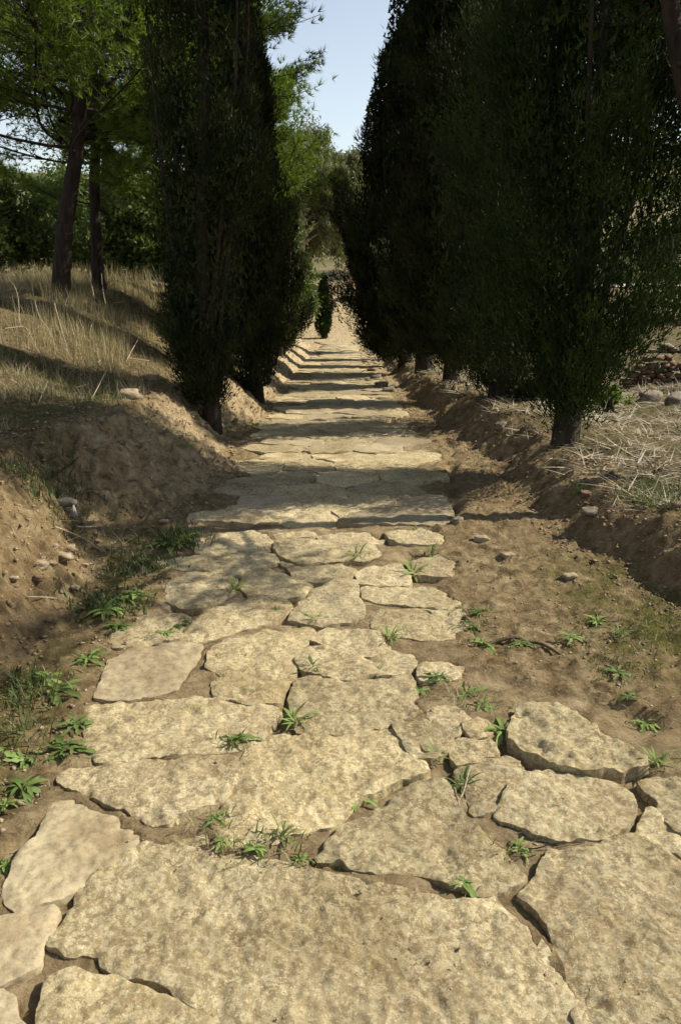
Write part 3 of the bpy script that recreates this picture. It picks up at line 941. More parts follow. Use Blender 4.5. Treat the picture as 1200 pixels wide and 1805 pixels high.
b = P3(105, 524)
pine('large pine with a leaning dark trunk nearest on the left hillside', b, 8, 31, [(0, 0, -0.2), (0, 0, 0), rel(112, 420, b[1], b), rel(140, 240, b[1], b), rel(150, 60, b[1], b), (1.0, 0.3, 7.2)], 0.125, 1.9, 3.5, 72, 22, nw=0.013, k=8, group='pines on the left hillside')
b = P3(176, 508)
pine('pine with a slimmer upright trunk behind the leaning pine', b, 8, 32, [(0, 0, -0.2), (0, 0, 0), rel(165, 350, b[1], b), rel(172, 200, b[1], b), (0.2, 0.2, 7.0)], 0.115, 2.0, 3.0, 40, 16, nw=0.011, k=10)
pine('spreading pine behind the leftmost trunk filling the upper left', at(-7.2, 14.5), 8, 39, [(0, 0, -0.2), (0.1, 0, 2.0), (0.2, 0, 7.5)], 0.14, 2.1, 3.3, 46, 18, nlen=0.12, nw=0.014, k=9)
b = P3(6, 482)
pine('distant pine trunk at the top of the left hillside, leftmost of the pines', b, 8, 33, [(0, 0, -0.2), (0.02, 0, 1.0), (0.1, 0, 3.0), (0.0, 0.2, 7.0)], 0.14, 2.4, 3.2, 32, 16, nlen=0.13, nw=0.010, k=12)
b = at(-2.6, 14.2)
pine('tall sunlit pine rising behind the left row of cypresses', b, 9, 34, [(0, 0, -0.2), (0.1, 0, 2.0), (0.3, 0, 5.0), (0.3, 0, 9.5)], 0.14, 1.8, 2.25, 110, 19, nlen=0.13, nw=0.013, k=9)
b = at(-6.2, 23)
pine('pine in the shade at the back of the left hillside between the two near trunks', b, 9, 35, [(0, 0, -0.2), (-0.1, 0, 2.0), (0.2, 0, 8)], 0.15, 1.6, 3.4, 34, 15, nlen=0.16, nw=0.016, k=11)
b = at(-3.6, 24)
pine('pine at the back of the left hillside seen through the fan of the near cypress', b, 9, 36, [(0, 0, -0.2), (0.1, 0, 2.0), (0.3, 0, 8)], 0.15, 1.4, 3.0, 34, 15, nlen=0.16, nw=0.016, k=11)
# pine just right of the camera: a limb hangs into the top right corner, its crown shades the road
b = at(3.0, 5.4)
pine('pine beside the road whose dark limb hangs into the upper right corner', b, 8, 37, [(0, 0, -0.2), (0, 0, 0), (-0.30, 0, 1.0), (-0.93, 0, 2.4), (-1.16, 0.0, 3.1), (-1.35, -0.1, 4.5), (-1.3, -0.2, 5.8)], 0.085, 2.2, 1.6, 72, 12, nlen=0.09, nw=0.007, group='', az=(-1.6, 1.5), k=10)


def bushy(name, label, base, rx, ry, h, seed, nc, npc, ll, lw, mat, cat='bush', group='', stem=0.05, z0=0.05, droop=0.0, bark=None, lobes=0.35):
    rng = RS(seed)
    root = empty(name, base, label, cat, group or None)
    th = rng.uniform(0, 2 * math.pi, nc); ph = rng.uniform(0, 1, nc) ** 0.75
    rr = rng.uniform(0.55, 1.0, nc) ** 0.5 * (1 + lobes * fbm(np.cos(th) * 1.5 + seed, ph * 2 + np.sin(th) * 1.5, 1.0, 3, seed))
    el = ph * math.pi / 2
    cz = z0 + (h - z0) * (0.25 + 0.75 * np.sin(el)) * rr * rng.uniform(.5, 1.05, nc)
    C = np.stack([rx * np.cos(th) * np.cos(el * .9) * rr, ry * np.sin(th) * np.cos(el * .9) * rr, cz], 1)
    cr = 0.16 * (rx + ry + h) / 3 * rng.uniform(.6, 1.3, nc)
    P = np.repeat(C, npc, 0) + rng.normal(size=(nc * npc, 3)) * np.repeat(cr, npc)[:, None] * 0.55
    P[:, 2] = np.maximum(P[:, 2], 0.03)
    D = (P - np.repeat(C, npc, 0)) / np.repeat(cr, npc)[:, None] + rng.normal(size=P.shape) * 0.6 + np.array([0, 0, 0.3 - droop])
    m = len(P)
    MB().add(*slivers(P, D, ll * rng.uniform(.6, 1.4, m), 1.5 * lw * rng.uniform(.7, 1.3, m), rng)).build('crown', mat, root)
    n = 0
    for k in np.linspace(0, nc - 1, 5).astype(int):
        s = np.linspace(0, 1, 6)[:, None]
        st = np.array([0.05 * math.cos(k), 0.05 * math.sin(k), -0.12])
        pts = st + (C[k] - st) * s + np.array([0, 0, 0.12 * h]) * np.sin(s * math.pi)
        MB().add(*tube(pts, np.linspace(stem, stem * 0.25, 6), 6)).build('trunk' if n == 0 else 'limb', bark or M_BARK, root, True)
        n += 1
    return root


# bushes and trees closing the view on the left
BK = [(-9.6, 23, 1.9, 2.6, 'rounded dark green bush behind the leftmost pine trunk'), (-7.7, 27, 1.9, 3.0, 'tall mid green bush between the leftmost pine and the leaning pine'),
      (-5.6, 22, 1.3, 1.9, 'low dark bush just behind the foot of the leaning pine'), (-4.7, 26, 1.6, 2.7, 'dense bush between the leaning pine and the slimmer pine'),
      (-3.2, 21.5, 1.3, 1.9, 'sunlit bush right of the slimmer pine trunk'), (-3.1, 28, 1.7, 3.2, 'tall shady bush seen beside the fan of the near cypress'),
      (-12.5, 26, 2.2, 3.2, 'broad bush at the far left edge of the hillside'), (-6.5, 33, 2.4, 4.4, 'tall pale green tree mass deep behind the left pines'),
      (-11, 36, 2.8, 5.0, 'spreading green tree farthest back on the left'), (-2.6, 34, 1.7, 4.4, 'dark leafy tree hidden behind the left cypress row')]
for i, (bx_, by_, r_, h_, lb) in enumerate(BK):
    bushy('bush' if h_ < 4 else 'broadleaf_tree', lb, at(bx_, by_), r_, r_, h_ * 1.05, 60 + i, 170, 95, 0.14, 0.065, M_BUSH, 'bush' if h_ < 4 else 'tree', 'bushes behind the left hillside')
# eucalyptus trees beyond the end of the road
def eucalyptus(label, base, H, spread, seed, nb=26, ntu=26):
    rng = RS(seed)
    root = empty('eucalyptus_tree', base, label, 'tree', 'eucalyptus trees beyond the end of the road')
    zt = np.linspace(-0.2, H * .8, 12)
    tx = 0.05 * H * np.sin(zt * 0.5 + seed); ty = 0 * zt
    MB().add(*tube(np.stack([tx, ty, zt], 1), np.linspace(0.022 * H, 0.006 * H, 12), 10)).build('trunk', M_EBARK, root, True)
    C, D = [], []
    for i in range(nb):
        q = (i + rng.rand()) / nb
        z0 = H * (0.2 + 0.58 * q); a = rng.uniform(0, 2 * math.pi)
        p0 = np.array([np.interp(z0, zt, tx), 0, z0])
        L = spread * (1.15 - 0.6 * abs(q - .35)) * rng.uniform(.55, 1.1)
        s = np.linspace(0, 1, 7)[:, None]
        dv = np.array([math.cos(a), math.sin(a), 0])
        pts = p0 + dv * L * s + np.array([0, 0, 1.0]) * L * (0.85 * s - 0.55 * s ** 2)
        MB().add(*tube(pts, np.linspace(0.008 * H, 0.012, 7), 6)).build('limb', M_EBARK, root, True)
        for b_ in range(ntu):
            u = rng.uniform(.3, 1.05)
            j = min(u, .999) * 6; j0 = int(j)
            p = pts[j0] + (pts[j0 + 1] - pts[j0]) * (j - j0) + rng.normal(size=3) * 0.14 * L
            n = 34
            hang = rng.uniform(0.3, 0.9)
            w = rng.rand(n)[:, None]
            C.append(p + np.array([0, 0, -hang]) * w + rng.normal(size=(n, 3)) * (0.10 + 0.12 * (1 - w)))
            D.append(np.array([0, 0, -1.0]) + rng.normal(size=(n, 3)) * 0.45)
    C = np.concatenate(C); D = np.concatenate(D); m = len(C)
    MB().add(*slivers(C, D, 0.24 * rng.uniform(.6, 1.3, m), 0.09 * rng.uniform(.7, 1.3, m), rng)).build('crown', M_EUC, root)


eucalyptus('tall pale trunked eucalyptus with drooping olive leaves left of the sky gap', at(-2.9, 52), 12.0, 3.4, 81, 44, 40)
eucalyptus('shorter eucalyptus with drooping leaves in the middle beyond the road end', at(0.6, 60), 10.5, 3.6, 82, 44, 40)
eucalyptus('eucalyptus behind the right cypresses past the road end', at(4.5, 66), 10.0, 3.2, 83, 26, 24)
eucalyptus('farther eucalyptus standing behind the tall pale trunked one', at(-6.5, 68), 12.0, 3.4, 84, 28, 24)
for i, (bx_, by_, r_, h_, lb) in enumerate([(-2.4, 47, 1.0, 2.6, 'scrubby bush left of the lone small cypress'), (2.6, 55, 1.4, 2.2, 'scrubby bush on the slope right of the lone small cypress'),
                                            (-4.2, 58, 2.0, 3.2, 'wide scrubby bush on the slope behind the lone small cypress')]):
    bushy('bush', lb, at(bx_, by_), r_, r_, h_, 90 + i, 90, 90, 0.16, 0.06, M_BUSH, 'bush', 'bushes beyond the end of the road')
# right side, past the ruins
for i, (bx_, by_, r_, h_, lb, mt) in enumerate([(21.5, 50, 3.0, 5.2, 'grey green leafy tree beyond the ruins on the right', M_GREY), (18.5, 53, 2.2, 3.0, 'dark hedge-like bush above the pale path on the right', M_BUSH),
                                                (26.0, 53, 3.0, 3.4, 'broad dark bush at the right edge beyond the ruins', M_BUSH), (15.6, 46, 0.9, 1.4, 'small grey green shrub beside the pale path on the right', M_GREY),
                                                (31, 60, 3.5, 5.5, 'dark leafy tree off the right edge beyond the ruins', M_BUSH), (14, 62, 3.5, 6.5, 'leafy tree rising behind the right cypress row', M_BUSH)]):
    bushy('bush' if h_ < 4 else 'broadleaf_tree', lb, at(bx_, by_), r_, r_, h_, 110 + i, 110, 110, 0.22, 0.10, mt, 'bush' if h_ < 4 else 'tree', 'greenery beyond the ruins')
bushy('bush', 'small leafy bush growing in front of the reddish ruin wall', at(5.45, 11.2), 0.5, 0.4, 0.75, 130, 60, 40, 0.05, 0.022, M_BUSH)
bushy('bush', 'tiny bright green bush at the foot of the nearest right cypress crown', at(3.05, 8.9), 0.22, 0.2, 0.28, 131, 30, 40, 0.045, 0.02, M_WEED)
# ------------------------------------------------------------------ grass, straw, weeds
def zone_ok(x, y):
    z, straw, moss, pale, far = ground_z(x, y, True, True)
    return z, straw


def blades(n, xr_, yr_, L, Wd, rng, mat, name, label, flat=0.0, need=None, curl=0.35, ybias=1.6, side='any'):
    """n separate blades or stalks rooted on the ground, three segments each"""
    x = rng.uniform(*xr_, n * 3)
    y = yr_[0] + (yr_[1] - yr_[0]) * rng.rand(n * 3) ** ybias
    z, straw = zone_ok(x, y)
    ok = np.ones(len(x), bool)
    if need is not None:
        ok = need(x, y, straw, rng)
    x, y, z = x[ok][:n], y[ok][:n], z[ok][:n]
    n = len(x)
    a = rng.uniform(0, 2 * math.pi, n)
    l = L * rng.uniform(0.5, 1.5, n)
    tilt = np.clip(rng.normal(flat, 0.40 if flat < 1 else 0.2, n), 0.0, 1.52)
    h = np.stack([np.cos(a), np.sin(a), 0 * a], 1)
    up = np.array([0, 0, 1.0])
    base = np.stack([x, y, z - 0.006], 1)
    w = Wd * rng.uniform(.6, 1.3, n)
    sd = np.stack([-np.sin(a), np.cos(a), 0 * a], 1) + rng.normal(size=(n, 3)) * 0.25
    rows = []
    p = base.copy()
    tl = tilt.copy()
    for k in range(3):
        ww = (w * (1 - k / 2.25))[:, None]
        rows.append(p - sd * ww * 0.5); rows.append(p + sd * ww * 0.5)
        p = p + (h * np.sin(tl)[:, None] + up * np.cos(tl)[:, None]) * (l / 2)[:, None]
        tl = np.clip(tl + curl * rng.uniform(0, 1, n), 0, 1.62 + 0.2 * curl)
    V = np.stack(rows, 1).reshape(-1, 3)
    i = np.arange(n)[:, None] * 6
    F = np.concatenate([i + np.array([[0, 1, 3, 2]]), i + np.array([[2, 3, 5, 4]])])
    return tag(MB().add(V, F).build(name, mat), label, None, None, 'stuff')


R_ = RS(900)


def patchy(x, y, s, seed, lo):
    return fbm(x, y, s, 3, seed) > lo


blades(26000, (-7.5, -1.2), (4.6, 17), 0.13, 0.0045, R_, M_DRY, 'dry_grass', 'short dry straw coloured grass on the left hillside', 0.55,
       lambda x, y, s, r: (s > 0.35) & patchy(x, y, 1.3, 3, -0.08), 0.5)
blades(9000, (-7.0, -1.9), (8.6, 16), 0.24, 0.0055, R_, M_DRY, 'dry_grass', 'tall pale dry grass around the feet of the left pines', 0.18,
       lambda x, y, s, r: (s > 0.8) & patchy(x, y, 0.9, 8, 0.03) & (x < -1.4 - 0.12 * y), 0.35, 1.0)
blades(9000, (-14, -2.4), (15, 26), 0.32, 0.011, R_, M_DRY, 'dry_grass', 'dry grass far up the left hillside', 0.25, lambda x, y, s, r: s > 0.8, 0.35, 1.0)
blades(11000, (-6.0, -1.2), (4.8, 12), 0.075, 0.0045, R_, M_GRASS, 'green_grass', 'thin green grass coming up through the dry grass on the left bank', 0.35,
       lambda x, y, s, r: (s > 0.4) & patchy(x, y, 0.9, 19, 0.10), 0.5)
blades(26000, (1.2, 6.5), (3.4, 15), 0.20, 0.0085, R_, M_STRAW, 'straw_litter', 'pale fallen straw and twigs strewn over the right bank', 1.45,
       lambda x, y, s, r: (s > 0.2) & (r.rand(len(x)) < 0.60 + 0.4 * smooth((x - 1.7) / 0.8)) & patchy(x, y, 1.4, 27, -0.2), 0.10)
blades(6000, (1.2, 7.5), (3.6, 16), 0.05, 0.0045, R_, M_GRASS, 'green_grass', 'thin green grass on the right bank', 0.4,
       lambda x, y, s, r: (s > 0.5) & patchy(x, y, 1.5, 35, 0.08), 0.5)
blades(3500, (1.2, 2.6), (2.8, 5.0), 0.13, 0.004, R_, M_GRASS, 'green_grass', 'rank grass on the shaded lip of the right bank', 0.5,
       lambda x, y, s, r: (s > 0.2) & patchy(x, y, 1.8, 37, -0.05), 0.6)
blades(9000, (2.2, 20), (15, 48), 0.16, 0.012, R_, M_DRY, 'dry_grass', 'dry grass among the ruins on the right', 0.4, lambda x, y, s, r: (s > 0.8) & (x > 3) & patchy(x, y, 0.5, 44, 0.0), 0.4, 1.0)
blades(1500, (-1.9, -0.95), (2.2, 5.2), 0.10, 0.0035, R_, M_DRY, 'dry_grass', 'dead stems fallen into the shaded hollow left of the road', 1.3,
       lambda x, y, s, r: (x < sL(y) - 0.05) & (y > 3.9), 0.2)


def patch_grass(spots, n, L, w, mat, name, label, tilt=0.45):
    rng = RS(n + len(spots))
    cs = []
    for px, py, rx, ry in spots:
        k = n // len(spots)
        x, y, z = on_ground(px, py)
        cs.append(np.stack([x + rng.normal(size=k) * rx, y + rng.normal(size=k) * ry], 1))
    P = np.concatenate(cs); m = len(P)
    z = ground_z(P[:, 0], P[:, 1])
    a = rng.uniform(0, 6.283, m); l = L * rng.uniform(.4, 1.4, m); tl = np.abs(rng.normal(tilt, .3, m))
    h = np.stack([np.cos(a), np.sin(a), 0 * a], 1); sd = np.stack([-np.sin(a), np.cos(a), 0 * a], 1)
    b = np.stack([P[:, 0], P[:, 1], z - 0.004], 1)
    m1 = b + (h * np.sin(tl)[:, None] + np.array([0, 0, 1]) * np.cos(tl)[:, None]) * (l * .55)[:, None]
    t2 = tl + 0.5
    e = m1 + (h * np.sin(t2)[:, None] + np.array([0, 0, 1]) * np.cos(t2)[:, None]) * (l * .45)[:, None]
    V = np.stack([b - sd * w * .35, b + sd * w * .35, m1 + sd * w * .5, m1 - sd * w * .5, e], 1).reshape(-1, 3)
    i = np.arange(m)[:, None] * 5
    mb = MB().add(V, i + np.array([[0, 1, 2, 3]]))
    mb.f.append((i + np.array([[3, 2, 4]])).astype(np.int32))
    return tag(mb.build(name, mat), label, None, None, 'stuff')


patch_grass([(195, 1060, .10, .08), (240, 1010, .10, .10), (180, 1075, .10, .06), (250, 985, .08, .14)], 800, 0.055, 0.009, M_GRASS, 'ground_cover', 'lush green ground cover in the shaded hollow left of the road')
patch_grass([(40, 1270, .09, .10), (15, 1300, .07, .08), (60, 1230, .07, .08), (40, 1195, .05, .05)], 420, 0.07, 0.005, M_GRASS, 'green_grass', 'dark green grass in the shade at the left edge of the road')
patch_grass([(100, 850, .10, .2), (60, 870, .1, .15), (310, 955, .08, .10)], 900, 0.09, 0.007, M_GRASS, 'green_grass', 'green grass in the gully of the left bank')
patch_grass([(1070, 1110, .12, .12), (1120, 1130, .12, .15), (1180, 1100, .1, .1), (1080, 1180, .08, .06), (1150, 1060, .10, .12)], 900, 0.022, 0.004, M_GRASS, 'moss', 'thin mossy growth on the earth right of the road')


def leaf_mesh(name, L, w, seed, lobed=False, curve=0.9):
    rng = RS(seed)
    n = 7
    s = np.linspace(0, 1, n)
    prof = np.sin(np.pi * np.clip(s * 0.94 + 0.06, 0, 1) ** 1.25) ** 0.8
    if lobed:
        prof = prof * (1 + 0.45 * np.where(np.arange(n) % 2 == 0, -1, 1))
    prof[-1] = 0.04
    a = curve * s * rng.uniform(.7, 1.2)
    dz = np.concatenate([[0], np.cumsum(-np.sin(a[1:] - 0.0) * L / (n - 1))])
    dx = np.concatenate([[0], np.cumsum(np.cos(a[1:]) * L / (n - 1))])
    side = rng.normal() * 0.10 * L * s ** 2
    V = []
    for i in range(n):
        V += [(dx[i], side[i] - w * prof[i] * .5, dz[i] + 0.18 * w * prof[i]), (dx[i], side[i], dz[i]), (dx[i], side[i] + w * prof[i] * .5, dz[i] + 0.18 * w * prof[i])]
    F = []
    for i in range(n - 1):
        for k in range(2):
            F.append((i * 3 + k, i * 3 + k + 1, i * 3 + k + 4, i * 3 + k + 3))
    return MB().add(V, np.array(F)).mesh(name, M_WEED, True)


LEAVES = {'r': [leaf_mesh('leaf', 1.0, 0.21, i, False, 1.0) for i in range(5)],
          'd': [leaf_mesh('leaf', 1.0, 0.19, 20 + i, True, 0.9) for i in range(5)],
          'g': [leaf_mesh('leaf', 1.0, 0.085, 40 + i, False, 1.1) for i in range(5)]}


for k_ in ('r', 'd', 'g'):
    LEAVES[k_ + '2'] = []
    for m_ in LEAVES[k_]:
        c_ = m_.copy(); c_.materials[0] = M_WEED2; LEAVES[k_ + '2'].append(c_)


def weed(px, py, size, kind, label, seed, group='weeds growing in the joints of the road', n=None):
    rng = RS(seed)
    x, y, z = on_ground(px, py)
    root = empty('weed', (x, y, z - 0.002 + 0.012), label, 'weed', group)
    n = n or int({'r': 19, 'd': 17, 'g': 26}[kind] * rng.uniform(.7, 1.2))
    dark = rng.rand() < 0.4
    sq = Matrix.Rotation(rng.uniform(0, .35), 4, Vector((rng.normal(), rng.normal(), 0)))
    for i in range(n):
        o = link('leaf', LEAVES[kind + '2' if dark else kind][rng.randint(5)], root)
        az = i * 2.39996 + rng.normal() * 0.25
        inner = i / n
        el = (0.12 + 0.65 * inner if kind != 'g' else 0.55 + 0.75 * rng.rand()) + rng.normal() * 0.10
        sc = size * 1.0 * (1.05 - 0.45 * inner) * rng.uniform(.55, 1.25)
        M = Matrix.Rotation(az, 4, 'Z') @ Matrix.Rotation(-el, 4, 'Y') @ Matrix.Rotation(rng.normal() * 0.3, 4, 'X') @ Matrix.Diagonal((sc, sc, sc, 1))
        o.matrix_local = sq @ Matrix.Translation((rng.normal() * size * 0.08, rng.normal() * size * 0.08, 0)) @ M
    return root


WEEDS = [
    (815, 1560, .075, 'r', 'largest broad leaved weed rosette, above the broad rough slab nearest the viewer'),
    (914, 1500, .055, 'd', 'narrow leaved weed left of the big right slab corner'),
    (1068, 1470, .050, 'd', 'small star shaped weed on top corner of the big right slab'),
    (815, 1392, .075, 'g', 'thick grassy weed with a dry stalk across it, right of centre'),
    (766, 1345, .075, 'g', 'thin grassy weed just above the thick grassy weed with the stalk'),
    (626, 1412, .080, 'd', 'spreading jagged weed between the two central slabs'),
    (500, 1480, .080, 'g', 'bushy spiky weed at the lower edge of the central slab'),
    (450, 1502, .050, 'r', 'small broad leaved weed beside the bushy spiky weed'),
    (380, 1448, .055, 'd', 'dark leaved weed at the left tip of the central slab'),
    (392, 1488, .045, 'r', 'low weed under the left tip of the central slab'),
    (605, 1526, .045, 'd', 'sparse small weed along the top of the nearest broad slab'),
    (527, 1518, .035, 'r', 'tiny weed along the top of the nearest broad slab'),
    (420, 1308, .085, 'd', 'dark spreading weed where two left slabs meet the central slab'),
    (520, 1278, .085, 'g', 'upright grassy weed in the deep crack left of the square slab'),
    (590, 1288, .045, 'd', 'small weed under the square slab'),
    (448, 1227, .060, 'g', 'pale thin weed above the long left slab'),
    (550, 1187, .085, 'g', 'flat tufted weed above the square slab, left one'),
    (661, 1192, .085, 'd', 'pale star shaped weed above the square slab, middle one'),
    (688, 1128, .085, 'g', 'dark grassy weed in the crack beside the rounded slabs'),
    (770, 1196, .070, 'd', 'low weed by the small slab at the right edge of the paving'),
    (738, 1224, .055, 'd', 'small weed at the right corner of the square slab'),
    (822, 1226, .080, 'd', 'ragged weed in the earth right of the square slab'),
    (882, 1290, .100, 'r', 'large dark leaved weed in the hole beside the lumpy raised slab'),
    (850, 1245, .060, 'd', 'small weed above the hole beside the lumpy raised slab'),
    (1135, 1278, .075, 'd', 'lone star shaped weed on bare earth at the right'),
    (1152, 1350, .080, 'g', 'leggy weed at the right end of the lumpy raised slab'),
    (1105, 1232, .045, 'd', 'tiny weed on bare earth above the lone star shaped weed'),
    (1088, 1190, .080, 'd', 'straggly weed on bare earth below the right bank'),
    (1006, 1126, .070, 'd', 'flat weed in the middle of the right hand earth'),
    (1052, 1100, .080, 'd', 'leafy weed near the mossy corner of the right earth'),
    (1090, 1122, .080, 'g', 'grassy weed near the mossy corner of the right earth'),
    (850, 1138, .070, 'd', 'dark weed at the near end of the exposed root'),
    (916, 1138, .055, 'd', 'weed growing against the middle of the exposed root'),
    (845, 1082, .070, 'd', 'weed on the earth beside the split thin slab'),
    (828, 1106, .060, 'd', 'small weed at the edge of the split thin slab'),
    (728, 1018, .130, 'g', 'dense grassy tuft at the right of the shaded paving'),
    (627, 988, .130, 'g', 'dense grassy tuft in the middle of the shaded paving'),
    (734, 946, .110, 'g', 'grassy tuft farthest up the right edge of the shaded paving'),
    (760, 982, .100, 'g', 'thin tuft on earth right of the shaded paving'),
    (414, 1042, .100, 'g', 'tuft between shaded slabs left of the middle'),
    (494, 1087, .080, 'd', 'weed where three slabs meet left of the middle'),
    (553, 1100, .090, 'g', 'dark weed under the pale tilted slab'),
    (318, 1102, .075, 'r', 'dark weed at the left edge of the shaded paving'),
    (294, 1118, .070, 'r', 'dark low weed beside the smooth shaded slab'),
    (135, 1280, .100, 'd', 'upper of the leafy weeds along the left road edge'),
    (118, 1325, .115, 'd', 'biggest leafy weed along the left road edge'),
    (42, 1345, .090, 'd', 'pale leafy weed at the left picture edge above the smooth triangular slab'),
    (42, 1392, .100, 'r', 'long leaved weed reaching out at the left edge of the road'),
    (8, 1425, .065, 'd', 'weed half cut off at the left edge above the smooth triangular slab'),
    (12, 1530, .050, 'r', 'small weed left of the smooth triangular slab'),
    (156, 1165, .095, 'd', 'bushy weed on shaded earth left of the smooth shaded slab'),
    (105, 1220, .100, 'r', 'dark long leaved weed on shaded earth at the left'),
    (85, 1200, .08, 'r', 'second dark leaved weed on shaded earth at the left'),
    (205, 1060, .12, 'r', 'bright leafy clump inside the green hollow left of the road'),
    (185, 1080, .11, 'r', 'leafy clump at the lower edge of the green hollow left of the road'),
    (235, 1050, .11, 'r', 'leafy clump at the right edge of the green hollow left of the road'),
    (205, 1108, .09, 'd', 'dark weed below the green hollow left of the road'),
    (300, 962, .150, 'd', 'large bright weed at the left edge of the paving above the green hollow'),
    (325, 950, .110, 'd', 'smaller bright weed next to the large bright weed above the green hollow'),
    (450, 750, .120, 'r', 'weed beside the road below the nearest left cypress'),
    (440, 812, .070, 'd', 'small weed at the foot of the left bank beyond the second spur'),
    (328, 788, .090, 'd', 'weed growing from the face of the left bank'),
    (1020, 870, .090, 'g', 'weed beside the reddish brick fragment on the right bank'),
]
for i, (px, py, sz, kd, lb) in enumerate(WEEDS):
    weed(px, py, sz, kd, lb, 700 + i)
patch_grass([(p[0] + dx, p[1] + dy, .05, .02) for p in WEEDS for dx, dy in ((-18, 3), (16, -4))], 1500, 0.035, 0.0045, M_WEED2, 'green_grass', 'small green shoots in the joints between the slabs', 0.6)
patch_grass([(p[0], p[1], .05, .03) for p in WEEDS], 900, 0.05, 0.003, M_DRY, 'dry_grass', 'dead blades among the weeds in the joints', 1.1)


# ------------------------------------------------------------------ rocks, rubble, twigs
def rock_mesh(name, seed, mat, nu=14, nv=9, box=0.45):
    u = np.arange(nu) * 2 * math.pi / nu
    v = np.linspace(-math.pi / 2, math.pi / 2, nv)
    U, Vv = np.meshgrid(u, v)
    D = np.stack([np.cos(U) * np.cos(Vv), np.sin(U) * np.cos(Vv), np.sin(Vv)], -1).reshape(-1, 3)
    cub = D / np.abs(D).max(1)[:, None]
    P = D * (1 - box) + cub * box * 0.85
    P = P * (1 + 0.75 * fbm(P[:, 0] * 1.1 + seed, P[:, 1] * 1.1 + P[:, 2] * 1.3, 1.0, 3, seed) + 0.12 * fbm(P[:, 0] * 3, P[:, 1] * 3 + P[:, 2] * 4, 1.0, 2, seed))[:, None] * 0.5
    P = np.clip(P, [-.42, -.45, -.40], [.46, .42, .36])
    F = []
    for j in range(nv - 1):
        for i in range(nu):
            F.append((j * nu + i, j * nu + (i + 1) % nu, (j + 1) * nu + (i + 1) % nu, (j + 1) * nu + i))
    return MB().add(P, np.array(F)).mesh(name, mat)


RK = [rock_mesh('rock', 10 + i, M_ROCK) for i in range(4)]
RKP = [rock_mesh('rock', 20 + i, M_PEB) for i in range(4)]
RKB = [rock_mesh('rock', 30 + i, M_BRICK, box=0.8) for i in range(2)]


def rock(name, px, py, size, label, seed, meshes=RK, cat='rock', group=None, sink=0.36):
    rng = RS(seed)
    x, y, z = on_ground(px, py)
    o = link(name, meshes[seed % len(meshes)], None, (x, y, z + size[2] * (0.5 - sink)))
    o.scale = size
    o.rotation_euler = (rng.normal() * .12, rng.normal() * .12, rng.uniform(-0.5, 0.5))
    return tag(o, label, cat, group)


rock('rock', 880, 754, (.14, .11, .10), 'small rounded grey rock between the two nearest right cypresses', 1)
rock('stone_slab', 1045, 905, (.17, .13, .055), 'flat grey stone lying on the right bank', 2, cat='stone')
rock('brick_fragment', 1032, 872, (.09, .06, .04), 'reddish brick fragment just above the flat stone', 0, RKB, 'brick')
rock('brick_fragment', 1193, 893, (.10, .08, .06), 'reddish brick fragment at the right picture edge', 1, RKB, 'brick')
rock('stone_block', 1145, 706, (.34, .26, .20), 'grey squared stone block beyond the nearest right cypress', 3, cat='stone')
rock('stone_block', 1196, 712, (.40, .30, .22), 'grey stone block at the right picture edge', 7, cat='stone')
rock('rock', 1115, 808, (.06, .05, .035), 'tiny dark stone lying on the straw', 5)
rock('rock', 1003, 1020, (.09, .07, .05), 'pale stone on earth below the right bank', 9, RKP)
rock('rock', 806, 922, (.09, .07, .07), 'dark stone beside the rut at the right of the paving', 11)
rock('rock', 848, 952, (.12, .07, .05), 'brown stone lying in the rut right of the paving', 12, RKP)
rock('rock', 893, 982, (.09, .07, .05), 'stone at the near end of the rut', 13, RKP)
rock('rock', 232, 700, (.22, .15, .12), 'pale rock half buried at the crest of the left bank', 14, RKP)
rock('rock', 118, 650, (.12, .10, .07), 'pale rock in dry grass on the left hillside', 15, RKP)
rock('rock', 272, 668, (.14, .10, .08), 'small pale rock in green grass on the left crest', 16, RKP)
rock('rock', 178, 742, (.08, .07, .05), 'grey pebble on the brow of the left bank', 17)
rock('rock', 186, 880, (.11, .09, .10), 'clod like stone sticking out of the shaded left gully', 18, RKP)
rock('rock', 290, 922, (.07, .06, .04), 'pale flat stone at the foot of the left bank', 19, RKP)
for i, (px, py, s_, lb) in enumerate([(72, 1000, .10, 'pale flat stone in the rubble on the near left bank'), (112, 985, .11, 'yellowish stone in the rubble on the near left bank'), (125, 970, .09, 'brown stone at the top of the near left rubble'),
                                      (92, 995, .06, 'white chip in the rubble on the near left bank'), (70, 1022, .055, 'reddish stone in the rubble on the near left bank'), (25, 1022, .05, 'grey chip left of the near left rubble'),
                                      (135, 1040, .06, 'pale stone at the foot of the near left rubble'), (150, 998, .05, 'small stone at the right end of the near left rubble'), (95, 965, .07, 'brown stone wedged in the near left bank')]):
    rock('rock', px, py, (s_, s_ * .8, s_ * .55), lb, 40 + i, RKB if 'reddish' in lb else RKP, group='rubble stones on the near left bank')
for i, (px, py, s_, lb) in enumerate([(655, 655, .22, 'rubble stone at the foot of the farthest right cypresses'), (662, 668, .26, 'rubble stone under the fifth right cypress'), (672, 682, .24, 'rubble stone on the right road edge below the fifth cypress'),
                                      (650, 672, .16, 'small rubble stone at the right edge of the far paving'), (684, 690, .20, 'rubble stone nearest to the fourth right cypress'), (645, 640, .24, 'rubble stone where the right bank ends')]):
    rock('rock', px, py, (s_ * 1.2, s_, s_ * .7), lb, 60 + i, RK, group='rubble stones along the far right road edge')


